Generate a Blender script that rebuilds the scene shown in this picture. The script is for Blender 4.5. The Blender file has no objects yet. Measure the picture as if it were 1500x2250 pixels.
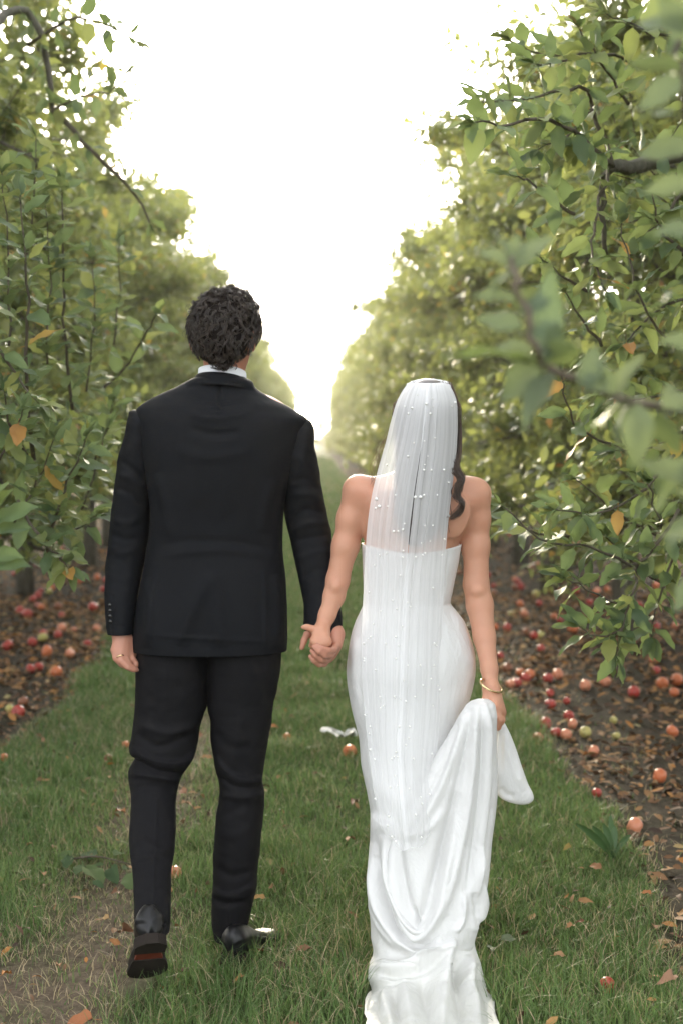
import bpy, math, random
import numpy as np
from mathutils import Vector, Matrix, Euler
from mathutils import noise as mnoise

SC = bpy.context.scene
COL = SC.collection
R = math.radians
RNG = np.random.RandomState(7)
random.seed(7)

# ------------------------------------------------------------------ camera
CAM_H = 1.45
F = 3125.0                       # focal length in pixels of the 1500 x 2250 photograph
PITCH, YAW = math.atan(170 / F), math.atan(60 / F)
cam_data = bpy.data.cameras.new('camera')
cam = bpy.data.objects.new('camera', cam_data)
COL.objects.link(cam)
cam.location = (0, 0, CAM_H)
cam.rotation_euler = (math.pi / 2 - PITCH, 0, -YAW)
cam_data.sensor_fit = 'VERTICAL'
cam_data.sensor_height = 36
cam_data.sensor_width = 24
cam_data.lens = 50
cam_data.clip_start = 0.05
cam_data.clip_end = 3000
cam_data.dof.use_dof = True
cam_data.dof.focus_distance = 3.86
cam_data.dof.aperture_fstop = 2.9
SC.camera = cam

# ------------------------------------------------------------------ sky, sun, exposure
SUN_EL, SUN_AZ = R(13), R(-4)     # low sun ahead of the couple, veiled by thin cloud
world = bpy.data.worlds.new('World')
SC.world = world
world.use_nodes = True
wn, wl = world.node_tree.nodes, world.node_tree.links
wn.clear()
sky = wn.new('ShaderNodeTexSky')
sky.sky_type = 'NISHITA'
sky.sun_disc = False
sky.sun_elevation = SUN_EL
sky.sun_rotation = SUN_AZ
sky.altitude = 0
sky.air_density = 1.0
sky.dust_density = 2.5
sky.ozone_density = 1.0
hs = wn.new('ShaderNodeHueSaturation')
hs.inputs['Saturation'].default_value = 0.30
bg = wn.new('ShaderNodeBackground')
bg.inputs['Strength'].default_value = 0.15
wo = wn.new('ShaderNodeOutputWorld')
wl.new(sky.outputs[0], hs.inputs['Color'])
veil_ = wn.new('ShaderNodeMix')          # thin even cloud over the whole sky
veil_.data_type = 'RGBA'; veil_.blend_type = 'ADD'; veil_.inputs[0].default_value = 1.0
veil_.inputs[7].default_value = (1.86, 1.84, 1.84, 1)
wl.new(hs.outputs[0], veil_.inputs[6])
wl.new(veil_.outputs[2], bg.inputs['Color'])
wl.new(bg.outputs[0], wo.inputs['Surface'])

sun_data = bpy.data.lights.new('sun', 'SUN')
sun_data.energy = 1.5
sun_data.angle = R(12)
sun_data.color = (1.0, 0.86, 0.60)
sun = bpy.data.objects.new('sun', sun_data)
COL.objects.link(sun)
sd = Vector((math.sin(SUN_AZ) * math.cos(SUN_EL), math.cos(SUN_AZ) * math.cos(SUN_EL), math.sin(SUN_EL)))
sun.rotation_euler = sd.to_track_quat('Z', 'Y').to_euler()
sun.location = (0, 30, 12)

SC.view_settings.view_transform = 'Standard'
SC.view_settings.look = 'None'
SC.view_settings.gamma = 1.0
SC.view_settings.use_curve_mapping = False
SC.view_settings.exposure = 1.96
SC.render.engine = 'CYCLES'
cy = SC.cycles
cy.use_denoising = True
try:
    cy.denoiser = 'OPENIMAGEDENOISE'
except Exception:
    pass
cy.use_adaptive_sampling = True
cy.adaptive_threshold = 0.02
cy.max_bounces = 8
cy.diffuse_bounces = 4
cy.glossy_bounces = 2
cy.transmission_bounces = 4
cy.transparent_max_bounces = 16
cy.volume_bounces = 1
cy.sample_clamp_indirect = 6
cy.caustics_reflective = False
cy.caustics_refractive = False

# ------------------------------------------------------------------ photograph pixel -> place
_CR = cam.rotation_euler.to_matrix()
_CRn = np.array(_CR)


def W(px, py, Y):
    """The point at depth Y (metres ahead of the camera) on the line of sight of a photograph pixel."""
    px = np.asarray(px, float); py = np.asarray(py, float); Y = np.asarray(Y, float)
    px, py, Y = np.broadcast_arrays(px, py, Y)
    d = np.stack([(px - 750) / F, -(py - 1125) / F, -np.ones(px.shape)], -1) @ _CRn.T
    t = Y / d[..., 1]
    return np.array([0, 0, CAM_H]) + d * t[..., None]


def PX(p):
    """World point(s) -> photograph pixel."""
    q = (np.asarray(p, float) - np.array([0, 0, CAM_H])) @ _CRn
    return np.stack([750 + F * q[..., 0] / -q[..., 2], 1125 - F * q[..., 1] / -q[..., 2]], -1)


def GR(px, py, z=0.0):
    """The ground point seen at a photograph pixel."""
    d = np.array([(px - 750) / F, -(py - 1125) / F, -1.0]) @ _CRn.T
    t = (z - CAM_H) / d[2]
    return np.array([0, 0, CAM_H]) + d * t


# ------------------------------------------------------------------ mesh helpers
def mk_mesh(name, V, polys, mats=(), smooth=True, attrs=None, mat_idx=None):
    """polys: list of int arrays, each (n, k)."""
    V = np.ascontiguousarray(V, np.float32)
    me = bpy.data.meshes.new(name)
    me.vertices.add(len(V))
    me.vertices.foreach_set('co', V.ravel())
    polys = [np.asarray(p, np.int32) for p in polys if len(p)]
    nl = sum(p.size for p in polys); npoly = sum(len(p) for p in polys)
    me.loops.add(nl); me.polygons.add(npoly)
    me.loops.foreach_set('vertex_index', np.concatenate([p.ravel() for p in polys]))
    tot = np.concatenate([np.full(len(p), p.shape[1], np.int32) for p in polys])
    st = np.concatenate([[0], np.cumsum(tot)[:-1]]).astype(np.int32)
    me.polygons.foreach_set('loop_start', st)
    me.polygons.foreach_set('loop_total', tot)
    me.polygons.foreach_set('use_smooth', np.full(npoly, bool(smooth)))
    for m in mats:
        me.materials.append(m)
    if mat_idx is not None:
        me.polygons.foreach_set('material_index', np.asarray(mat_idx, np.int32))
    for k, a in (attrs or {}).items():
        a = np.asarray(a, np.float32)
        if a.ndim == 1:
            at = me.attributes.new(k, 'FLOAT', 'POINT'); at.data.foreach_set('value', a)
        else:
            at = me.attributes.new(k, 'FLOAT_VECTOR', 'POINT'); at.data.foreach_set('vector', np.ascontiguousarray(a).ravel())
    me.update(calc_edges=True)
    me.validate()
    return me


def obj(name, me, parent=None, loc=None):
    o = bpy.data.objects.new(name, me)
    COL.objects.link(o)
    if parent is not None:
        o.parent = parent
    if loc is not None:
        o.location = loc
    return o


def tag(o, label=None, cat=None, group=None, kind=None):
    if label: o['label'] = label
    if cat: o['category'] = cat
    if group: o['group'] = group
    if kind: o['kind'] = kind
    return o


def empty(name, loc, rz=0.0):
    o = bpy.data.objects.new(name, None)
    COL.objects.link(o)
    o.empty_display_size = 0.1
    o.location = loc
    o.rotation_euler = (0, 0, rz)
    return o


class Acc:
    """Collects pieces of geometry for one mesh."""
    def __init__(s):
        s.V = []; s.P = {}; s.n = 0; s.A = {}

    def add(s, V, polys, **attrs):
        V = np.asarray(V, float)
        for p in polys:
            p = np.asarray(p, np.int64)
            if len(p):
                s.P.setdefault(p.shape[1], []).append(p + s.n)
        for k, v in attrs.items():
            s.A.setdefault(k, []).append(np.broadcast_to(np.asarray(v, float), (len(V),) + np.shape(v)[1:] if np.ndim(v) else (len(V),)))
        s.V.append(V); s.n += len(V)

    def mesh(s, name, mats=(), smooth=True):
        return mk_mesh(name, np.concatenate(s.V), [np.concatenate(v) for v in s.P.values()], mats, smooth,
                       {k: np.concatenate(v) for k, v in s.A.items()})


def frames(P):
    """Parallel transported frames along a polyline."""
    P = np.asarray(P, float)
    T = np.gradient(P, axis=0)
    T /= np.linalg.norm(T, axis=1)[:, None] + 1e-12
    a = np.array([0, 0, 1.0]) if abs(T[0, 2]) < .9 else np.array([1.0, 0, 0])
    N = np.zeros_like(P)
    n = np.cross(np.cross(T[0], a), T[0]); n /= np.linalg.norm(n); N[0] = n
    for i in range(1, len(P)):
        n = N[i - 1] - T[i] * np.dot(N[i - 1], T[i])
        N[i] = n / (np.linalg.norm(n) + 1e-12)
    return T, N, np.cross(T, N)


def tube(P, rad, seg=6, cap=True):
    P = np.asarray(P, float); rad = np.broadcast_to(rad, len(P))
    T, N, B = frames(P)
    th = np.arange(seg) * 2 * math.pi / seg
    V = P[:, None] + rad[:, None, None] * (np.cos(th)[None, :, None] * N[:, None] + np.sin(th)[None, :, None] * B[:, None])
    n = len(P)
    V = V.reshape(-1, 3)
    i = np.arange(n - 1)[:, None] * seg; j = np.arange(seg)[None]; j2 = (j + 1) % seg
    Q = np.stack([i + j, i + j2, i + seg + j2, i + seg + j], -1).reshape(-1, 4)
    polys = [Q]
    if cap:
        V = np.concatenate([V, P[:1], P[-1:]])
        c0, c1 = n * seg, n * seg + 1
        j = np.arange(seg)
        polys.append(np.concatenate([np.stack([(j + 1) % seg, j, np.full(seg, c0)], -1),
                                     np.stack([(n - 1) * seg + j, (n - 1) * seg + (j + 1) % seg, np.full(seg, c1)], -1)]))
    return V, polys


def cspline(x, xs, ys):
    """Catmull-Rom style smooth interpolation of ys (n or n,k) at x."""
    xs = np.asarray(xs, float); ys = np.asarray(ys, float)
    one = ys.ndim == 1
    if one: ys = ys[:, None]
    x = np.clip(np.asarray(x, float), xs[0], xs[-1])
    m = np.zeros_like(ys)
    d = (ys[1:] - ys[:-1]) / (xs[1:] - xs[:-1])[:, None]
    m[0], m[-1] = d[0], d[-1]
    h = xs[1:] - xs[:-1]
    m[1:-1] = (d[:-1] * h[1:, None] + d[1:] * h[:-1, None]) / (h[1:] + h[:-1])[:, None]
    i = np.clip(np.searchsorted(xs, x, side='right') - 1, 0, len(xs) - 2)
    t = ((x - xs[i]) / h[i])[:, None]; hh = h[i][:, None]
    r = ((2 * t**3 - 3 * t**2 + 1) * ys[i] + (t**3 - 2 * t**2 + t) * hh * m[i]
         + (-2 * t**3 + 3 * t**2) * ys[i + 1] + (t**3 - t**2) * hh * m[i + 1])
    return r[:, 0] if one else r


def path(pts, n):
    pts = np.asarray(pts, float)
    return cspline(np.linspace(0, len(pts) - 1, n), np.arange(len(pts)), pts)


def vnoise(P, scale=1.0, seed=0):
    """Cheap smooth value noise, numpy, roughly in -1..1."""
    P = np.asarray(P, float) * scale + seed * 17.31
    i = np.floor(P).astype(np.int64); f = P - i; f = f * f * (3 - 2 * f)
    def h(a):
        n = a[..., 0] * 374761393 + a[..., 1] * 668265263 + a[..., 2] * 2147483647 + seed * 974711
        n = (n ^ (n >> 13)) * 1274126177
        n = n ^ (n >> 16)
        return (n & 0xffff) / 32767.5 - 1.0
    r = 0
    for dx in (0, 1):
        for dy in (0, 1):
            for dz in (0, 1):
                w = (f[..., 0] if dx else 1 - f[..., 0]) * (f[..., 1] if dy else 1 - f[..., 1]) * (f[..., 2] if dz else 1 - f[..., 2])
                r = r + w * h(i + np.array([dx, dy, dz]))
    return r


# ------------------------------------------------------------------ materials
class NT:
    def __init__(s, name):
        s.m = bpy.data.materials.new(name); s.m.use_nodes = True
        s.t = s.m.node_tree; s.t.nodes.clear(); s.out = s.n('ShaderNodeOutputMaterial')

    def n(s, typ, **kw):
        nd = s.t.nodes.new(typ)
        for k, v in kw.items():
            if k in nd.inputs.keys() if hasattr(nd.inputs, 'keys') else False:
                s.set(nd, k, v)
            else:
                setattr(nd, k, v)
        return nd

    def set(s, nd, k, v):
        if isinstance(v, bpy.types.NodeSocket): s.t.links.new(v, nd.inputs[k])
        else: nd.inputs[k].default_value = v

    def l(s, a, b): s.t.links.new(a, b)

    def noise(s, scale, detail=4, rough=.55, vec=None, dist=0.0):
        nd = s.n('ShaderNodeTexNoise'); nd.inputs['Scale'].default_value = scale
        nd.inputs['Detail'].default_value = detail; nd.inputs['Roughness'].default_value = rough
        nd.inputs['Distortion'].default_value = dist
        if vec is not None: s.l(vec, nd.inputs['Vector'])
        return nd

    def ramp(s, fac, stops):
        nd = s.n('ShaderNodeValToRGB'); cr = nd.color_ramp
        while len(cr.elements) < len(stops): cr.elements.new(0.5)
        for e, (p, c) in zip(cr.elements, stops):
            e.position = p; e.color = (*c, 1)
        s.l(fac, nd.inputs[0]); return nd.outputs[0]

    def mix(s, fac, a, b, mode='MIX'):
        nd = s.n('ShaderNodeMix'); nd.data_type = 'RGBA'; nd.blend_type = mode
        for k, v in ((0, fac), (6, a), (7, b)):
            if isinstance(v, bpy.types.NodeSocket): s.l(v, nd.inputs[k])
            elif k == 0: nd.inputs[k].default_value = v
            else: nd.inputs[k].default_value = (*v, 1)
        return nd.outputs[2]

    def math(s, op, a, b=0.0, clamp=False):
        nd = s.n('ShaderNodeMath'); nd.operation = op; nd.use_clamp = clamp
        for k, v in ((0, a), (1, b)):
            if isinstance(v, bpy.types.NodeSocket): s.l(v, nd.inputs[k])
            else: nd.inputs[k].default_value = v
        return nd.outputs[0]

    def attr(s, name):
        nd = s.n('ShaderNodeAttribute'); nd.attribute_name = name; return nd

    def bump(s, h, strength=.3, dist=.01, normal=None):
        nd = s.n('ShaderNodeBump'); nd.inputs['Strength'].default_value = strength
        nd.inputs['Distance'].default_value = dist; s.l(h, nd.inputs['Height'])
        if normal is not None: s.l(normal, nd.inputs['Normal'])
        return nd.outputs[0]

    def bsdf(s, color, rough=.6, spec=.5, normal=None, **kw):
        nd = s.n('ShaderNodeBsdfPrincipled')
        if isinstance(color, bpy.types.NodeSocket): s.l(color, nd.inputs['Base Color'])
        else: nd.inputs['Base Color'].default_value = (*color, 1)
        if isinstance(rough, bpy.types.NodeSocket): s.l(rough, nd.inputs['Roughness'])
        else: nd.inputs['Roughness'].default_value = rough
        nd.inputs['Specular IOR Level'].default_value = spec
        if normal is not None: s.l(normal, nd.inputs['Normal'])
        for k, v in kw.items(): s.set(nd, k.replace('_', ' '), v)
        return nd

    def done(s, sh):
        s.l(sh if isinstance(sh, bpy.types.NodeSocket) else sh.outputs[0], s.out.inputs['Surface']); return s.m


def mat_leaf(name, source, trans=.48, green=None, glow=(.52, .56, .10), spec=.5, rough=.42):
    n = NT(name)
    if source == 'object':
        r = n.n('ShaderNodeObjectInfo').outputs['Random']
    else:
        r = n.attr('rnd').outputs['Fac']
    col = n.ramp(r, green or [(0, (.050, .092, .046)), (.30, (.088, .140, .058)), (.60, (.140, .195, .072)), (.86, (.230, .260, .080)),
                     (.972, (.27, .27, .07)), (.984, (.46, .27, .05)), (1, (.48, .19, .06))])
    oc = n.n('ShaderNodeTexCoord').outputs['Object']
    nz = n.noise(55, 3, .6, oc)
    col = n.mix(n.math('MULTIPLY', nz.outputs['Fac'], .35), col, (.10, .13, .05))
    back = n.n('ShaderNodeNewGeometry').outputs['Backfacing']
    pale = n.mix(.5, col, (.20, .25, .17))
    colb = n.mix(back, col, pale)
    p = n.bsdf(colb, rough, spec, n.bump(nz.outputs['Fac'], .35, .004))
    t = n.n('ShaderNodeBsdfTranslucent')
    n.l(n.mix(.45, col, glow), t.inputs['Color'])
    mx = n.n('ShaderNodeMixShader'); mx.inputs[0].default_value = trans
    n.l(p.outputs[0], mx.inputs[1]); n.l(t.outputs[0], mx.inputs[2])
    return n.done(mx)


M_LEAF = mat_leaf('apple_leaf', 'object', .34, None, (.32, .42, .11), .36, .52)
M_LEAF_GREEN = mat_leaf('green_apple_leaf', 'object', .30, [(0, (.070, .105, .055)), (.4, (.105, .140, .065)), (.75, (.15, .185, .080)), (1, (.22, .25, .12))], (.32, .40, .12), .5)
M_LEAF_DULL = mat_leaf('cut_apple_leaf', 'object', .2, [(0, (.040, .075, .040)), (1, (.10, .14, .06))], (.26, .36, .13), .08, .9)
M_LEAFC = mat_leaf('apple_crown_leaf', 'attr', .48, [(0, (.050, .092, .044)), (.28, (.088, .146, .056)), (.58, (.148, .210, .072)), (.86, (.250, .280, .088)),
                   (.955, (.36, .30, .07)), (.972, (.50, .29, .05)), (1, (.50, .17, .06))], (.60, .60, .13), .55, .38)


def mat_bark(name, a, b, c):
    n = NT(name)
    oc = n.n('ShaderNodeTexCoord').outputs['Object']
    mp = n.n('ShaderNodeMapping'); mp.inputs['Scale'].default_value = (1, 1, .35); n.l(oc, mp.inputs['Vector'])
    nz = n.noise(28, 8, .65, mp.outputs[0], .6)
    big = n.noise(4, 3, .5, oc)
    col = n.ramp(nz.outputs['Fac'], [(.3, a), (.55, b), (.75, c)])
    col = n.mix(n.math('MULTIPLY', big.outputs['Fac'], .5), col, (.10, .12, .07))
    return n.done(n.bsdf(col, .85, .3, n.bump(nz.outputs['Fac'], .8, .02)))


M_BARK = mat_bark('apple_bark', (.045, .036, .030), (.13, .11, .095), (.22, .20, .18))
M_TWIG = mat_bark('twig_bark', (.055, .036, .028), (.10, .072, .055), (.16, .13, .11))


def mat_litter():
    n = NT('fallen_leaf')
    r = n.attr('rnd').outputs['Fac']
    col = n.ramp(r, [(0, (.035, .022, .016)), (.3, (.10, .055, .032)), (.55, (.20, .105, .05)), (.78, (.30, .17, .07)), (.9, (.36, .15, .035)), (1, (.34, .29, .14))])
    return n.done(n.bsdf(col, .75, .3))


M_LITTER = mat_litter()


def mat_litter_obj():
    n = NT('single_fallen_leaf')
    r = n.n('ShaderNodeObjectInfo').outputs['Color']
    oc = n.n('ShaderNodeTexCoord').outputs['Object']
    nz = n.noise(60, 4, .6, oc)
    col = n.mix(n.math('MULTIPLY', nz.outputs['Fac'], .55), r, (.14, .07, .035))
    return n.done(n.bsdf(col, .65, .35, n.bump(nz.outputs['Fac'], .4, .004)))


M_FALLEN = mat_litter_obj()


def mat_grass():
    n = NT('grass_blade')
    r = n.attr('rnd').outputs['Fac']
    col = n.ramp(r, [(0, (.066, .120, .036)), (.35, (.112, .185, .054)), (.68, (.160, .240, .074)), (.80, (.22, .26, .09)), (.88, (.32, .26, .15)), (1, (.46, .37, .24))])
    p = n.bsdf(col, .5, .4)
    t = n.n('ShaderNodeBsdfTranslucent'); n.l(col, t.inputs['Color'])
    mx = n.n('ShaderNodeMixShader'); mx.inputs[0].default_value = .3
    n.l(p.outputs[0], mx.inputs[1]); n.l(t.outputs[0], mx.inputs[2])
    return n.done(mx)


M_GRASS = mat_grass()


def mat_ground():
    n = NT('orchard_ground')
    g = n.attr('grassy').outputs['Fac']
    oc = n.n('ShaderNodeTexCoord').outputs['Object']
    fine = n.noise(38, 10, .7, oc); med = n.noise(5, 6, .6, oc); big = n.noise(.8, 4, .5, oc)
    soil = n.ramp(fine.outputs['Fac'], [(.3, (.012, .009, .007)), (.5, (.033, .024, .017)), (.66, (.075, .054, .036)), (.80, (.16, .115, .075))])
    soil = n.mix(n.math('MULTIPLY', med.outputs['Fac'], .6), soil, (.045, .040, .022))
    worn = n.ramp(fine.outputs['Fac'], [(.3, (.055, .042, .030)), (.5, (.13, .098, .070)), (.68, (.21, .165, .115)), (.82, (.30, .24, .17))])
    soil = n.mix(n.attr('strip').outputs['Fac'], soil, worn)
    turf = n.ramp(fine.outputs['Fac'], [(.3, (.022, .034, .012)), (.55, (.050, .072, .024)), (.8, (.13, .12, .055))])
    turf = n.mix(n.math('MULTIPLY', big.outputs['Fac'], .5), turf, (.075, .095, .032))
    k = n.math('ADD', g, n.math('MULTIPLY', n.math('SUBTRACT', med.outputs['Fac'], .5), .8), True)
    col = n.mix(k, soil, turf)
    return n.done(n.bsdf(col, .95, .15, n.bump(fine.outputs['Fac'], .9, .02)))


M_GROUND = mat_ground()

# ------------------------------------------------------------------ ground
def fbm2(x, y, s=1.0, seed=0):
    P = np.stack([x, y, np.zeros_like(x)], -1)
    return vnoise(P, s, seed) * .6 + vnoise(P, s * 2.1, seed + 1) * .3 + vnoise(P, s * 4.3, seed + 2) * .15


def grassy(x, y):
    """1 in the mown strip between the rows, 0 on the bare soil under the trees; the wheel track is worn."""
    e = .16 * fbm2(x, y, 1.3, 3)
    xl, xr = -1.48, 1.13
    g = np.clip((np.minimum(x - xl, xr - x) + e) / .14, 0, 1)
    n1 = fbm2(x, y, 2.3, 9)
    track = np.exp(-((x + .60) / .24) ** 2) * np.clip(.80 + 1.2 * n1, 0, 1) * np.clip((11 - y) / 4, .15, 1)
    track2 = np.exp(-((x - .22) / .16) ** 2) * np.clip(.05 + 1.3 * fbm2(x, y, 2.0, 21), 0, .7)
    corner = np.clip(1 - np.hypot((x + .85) / .60, (y - 3.7) / .8), 0, 1) * 1.25
    return np.clip(g - np.maximum(np.maximum(track, track2), corner * np.clip(.55 + n1, 0, 1)), 0, 1)


def ground_z(x, y):
    return .012 * fbm2(x, y, 1.7, 5) + .006 * fbm2(x, y, 6.0, 6) - .012


def build_ground():
    def spaced(lo, hi, dense_lo, dense_hi, step, growth=1.18):
        a = list(np.arange(dense_lo, dense_hi, step)); s = step
        while a[-1] < hi: s *= growth; a.append(a[-1] + s)
        b = [dense_lo]; s = step
        while b[-1] > lo: s *= growth; b.append(b[-1] - s)
        return np.array(b[::-1][:-1] + a)
    xs = spaced(-420, 420, -2.6, 2.4, .05)
    ys = spaced(-200, 600, 2.6, 9, .06)
    X, Yg = np.meshgrid(xs, ys)
    Z = ground_z(X, Yg) * np.clip((60 - np.hypot(X, Yg)) / 40, 0, 1)
    V = np.stack([X, Yg, Z], -1).reshape(-1, 3)
    nx, ny = len(xs), len(ys)
    i = np.arange(ny - 1)[:, None] * nx + np.arange(nx - 1)[None]
    Q = np.stack([i, i + 1, i + nx + 1, i + nx], -1).reshape(-1, 4)
    me = mk_mesh('ground', V, [Q], [M_GROUND], True, {'grassy': grassy(V[:, 0], V[:, 1]), 'strip': np.clip((np.minimum(V[:, 0] + 1.40, 1.05 - V[:, 0])) / .15, 0, 1) * .85})
    tag(obj('ground', me), 'grass strip and bare soil of the orchard floor', kind='structure')


build_ground()


# ------------------------------------------------------------------ grass blades
def under_train(x, y):
    """Where the dress and the shoes press the grass flat."""
    e = .02 * fbm2(x, y, 9, 70)
    L = np.interp(y, [3.0, 3.45, 3.6, 3.75, 4.05], [.115, .115, .12, .14, .20]); Rr_ = np.interp(y, [3.0, 3.45, 3.6, 3.75, 4.05], [.46, .445, .44, .42, .30])
    t = (x > L + e) & (x < Rr_ + e) & (y < 4.05)
    t |= np.hypot((x + .468) / .05, (y - 3.70) / .10) < 1
    t |= np.hypot((x + .21) / .06, (y - 4.02) / .18) < 1
    return t


def build_grass():
    def band(y0, y1, dens, hmin, hmax, wid, segs, seed):
        rs = np.random.RandomState(seed)
        n = int((y1 - y0) * 3.2 * dens)
        y = rs.uniform(y0, y1, n); x = rs.uniform(-1.9, 1.5, n)
        g = grassy(x, y)
        ok = ~under_train(x, y)
        ok &= rs.rand(n) < np.clip(g * 1.05 + np.where((x > -1.45) & (x < 1.1), .17, .03), 0, 1) * (1 - .25 * np.clip(fbm2(x, y, 5, 30) , 0, 1))
        # keep what the camera can see, a step to the side included
        ok &= (x > -(.235 * y + .45)) & (x < .285 * y + .45)
        x, y, g = x[ok], y[ok], g[ok]; n = len(x)
        tuft = fbm2(x, y, 3.2, 40)
        big = fbm2(x, y, 1.1, 44)
        h = rs.uniform(hmin, hmax, n) * (0.65 + .9 * np.clip(tuft + .35, 0, 1)) * (.55 + .45 * g)
        dry = rs.rand(n) < np.clip(.14 + .75 * np.clip(.75 - g, 0, 1) + .22 * np.clip(-big, 0, 1), 0, .85)
        rnd = np.where(dry, rs.uniform(.80, 1, n), np.clip(.38 + .28 * big + rs.normal(0, .16, n), 0, .78))
        az = rs.rand(n) * 2 * math.pi
        lean = rs.uniform(.15, .95, n) ** 1.2 * np.where(dry, 1.5, 1.0)
        wv = wid * rs.uniform(.6, 1.3, n)
        rz = rs.rand(n) * 2 * math.pi
        dx, dy = np.cos(az), np.sin(az); px_, py_ = np.cos(rz), np.sin(rz)
        z0 = ground_z(x, y) - .004
        rows = []
        for k in range(segs + 1):
            t = k / segs
            cx = x + dx * lean * h * t ** 1.7; cy_ = y + dy * lean * h * t ** 1.7
            cz = z0 + h * (t - .35 * np.clip(lean, 0, 1.4) * t ** 2)
            w = wv * (1 - t ** 1.6) * .5
            if k < segs:
                rows.append(np.stack([cx - px_ * w, cy_ - py_ * w, cz], -1)); rows.append(np.stack([cx + px_ * w, cy_ + py_ * w, cz], -1))
            else:
                rows.append(np.stack([cx, cy_, cz], -1))
        k = len(rows)
        V = np.stack(rows, 1).reshape(-1, 3)
        b = np.arange(n)[:, None] * k
        quads = np.concatenate([b + np.array([2 * s, 2 * s + 1, 2 * s + 3, 2 * s + 2]) for s in range(segs - 1)]) if segs > 1 else np.zeros((0, 4), int)
        tris = b + np.array([2 * segs - 2, 2 * segs - 1, 2 * segs])
        return V, [quads, tris], np.repeat(rnd, k)
    A = Acc()
    for a in ((3.0, 5.2, 11800, .035, .095, .0032, 3, 1), (5.2, 8, 7400, .04, .10, .0042, 2, 2), (8, 14, 3300, .05, .11, .0075, 2, 3),
              (14, 30, 900, .05, .12, .016, 1, 4), (30, 90, 120, .06, .14, .05, 1, 5)):
        V, P, r = band(*a); A.add(V, P, rnd=r)
    me = A.mesh('grass', [M_GRASS], False)
    tag(obj('grass', me), 'short green grass with dry straw in the strip between the tree rows', kind='stuff')


build_grass()
# ------------------------------------------------------------------ leaves
def leaf_template(kind=0):
    if kind == 0:       # eight triangles worth: folded along the midrib, curled
        w = .25
        V = np.array([[0, 0, 0], [-w * .82, .30, .07], [0, .30, .0], [w * .82, .30, .07],
                      [-w * .85, .66, .05], [0, .66, -.02], [w * .85, .66, .05], [0, 1.0, -.12]])
        V = V[[0, 1, 2, 3, 4, 5, 6, 7]]
        tri = np.array([[0, 2, 1], [0, 3, 2], [4, 5, 7], [5, 6, 7]]); quad = np.array([[1, 2, 5, 4], [2, 3, 6, 5]])
        return V, [tri, quad]
    w = .235
    V = np.array([[0, 0, 0], [-w, .48, .06], [0, 1, -.1], [w, .48, .06]])
    return V, [np.array([[0, 3, 1], [1, 3, 2]])]


def leaf_arrays(rs, P, D, length, kind, up=.75):
    """P base points, D directions, length: baked leaf geometry."""
    n = len(P)
    D = D / (np.linalg.norm(D, axis=1)[:, None] + 1e-9)
    U = rs.normal(0, .42, (n, 3)); U[:, 2] += up
    Nn = U - D * (U * D).sum(1)[:, None]; Nn /= np.linalg.norm(Nn, axis=1)[:, None] + 1e-9
    S = np.cross(D, Nn)
    return P, D, Nn, S, length


def bake_leaves(L, kind, rnd, curl=None):
    P, D, Nn, S, ln = L
    T, polys = leaf_template(kind)
    T = T.copy()
    V = P[:, None] + ln[:, None, None] * (T[None, :, 0:1] * S[:, None] + T[None, :, 1:2] * D[:, None] + T[None, :, 2:3] * Nn[:, None])
    if curl is not None:
        V = V - (ln * curl)[:, None, None] * (T[None, :, 1:2] ** 2) * Nn[:, None]
    k = len(T)
    b = (np.arange(len(P)) * k)[:, None]
    out = []
    for p in polys:
        for row in p:
            out.append(b + row[None])
    tri = [o for o in out if o.shape[1] == 3]; quad = [o for o in out if o.shape[1] == 4]
    res = []
    if tri: res.append(np.concatenate(tri))
    if quad: res.append(np.concatenate(quad))
    return V.reshape(-1, 3), res, np.repeat(rnd, k)


def fine_leaf_mesh(name, seed, mat, crinkle=1.0):
    """A single leaf 1 m long (scaled per object): serrated, folded at the midrib, with a stalk. Along +Y, upper side +Z."""
    rs = np.random.RandomState(seed)
    ts = np.linspace(0, 1, 9)
    bend = rs.uniform(.05, .32) * crinkle; fold = rs.uniform(.10, .30) * crinkle; tw = rs.uniform(-.3, .3); wob = rs.uniform(0, 6)
    wmax = rs.uniform(.20, .27)
    V, Q = [], []
    for i, t in enumerate(ts):
        w = wmax * (math.sin(math.pi * min(t, .999) ** .78) ** .8) if 0 < t < 1 else 0.0
        w *= 1 + .10 * math.sin(i * 2.9 + seed)
        z0 = -bend * t * t
        a = tw * t
        for s in (-1, -.5, 0, .5, 1):
            x = s * w; z = z0 + fold * abs(s) * w * 1.3 + .035 * crinkle * math.sin(t * 11 + wob + s * 2) * abs(s)
            V.append((x * math.cos(a) - z * 0 * math.sin(a), t, z + x * math.sin(a)))
    for i in range(8):
        for j in range(4):
            a0 = i * 5 + j
            Q.append((a0, a0 + 1, a0 + 6, a0 + 5))
    A = Acc(); A.add(V, [Q])
    st = path([(0, -.28, .05), (0, -.12, 0), (0, 0.02, 0)], 4)
    tv, tp = tube(st, [.017, .014, .012, .010], 4, False); A.add(tv, tp)
    return A.mesh(name, [mat])


LEAF_MESHES = [fine_leaf_mesh('leaf', 11 + i, M_LEAF) for i in range(5)]


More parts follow.
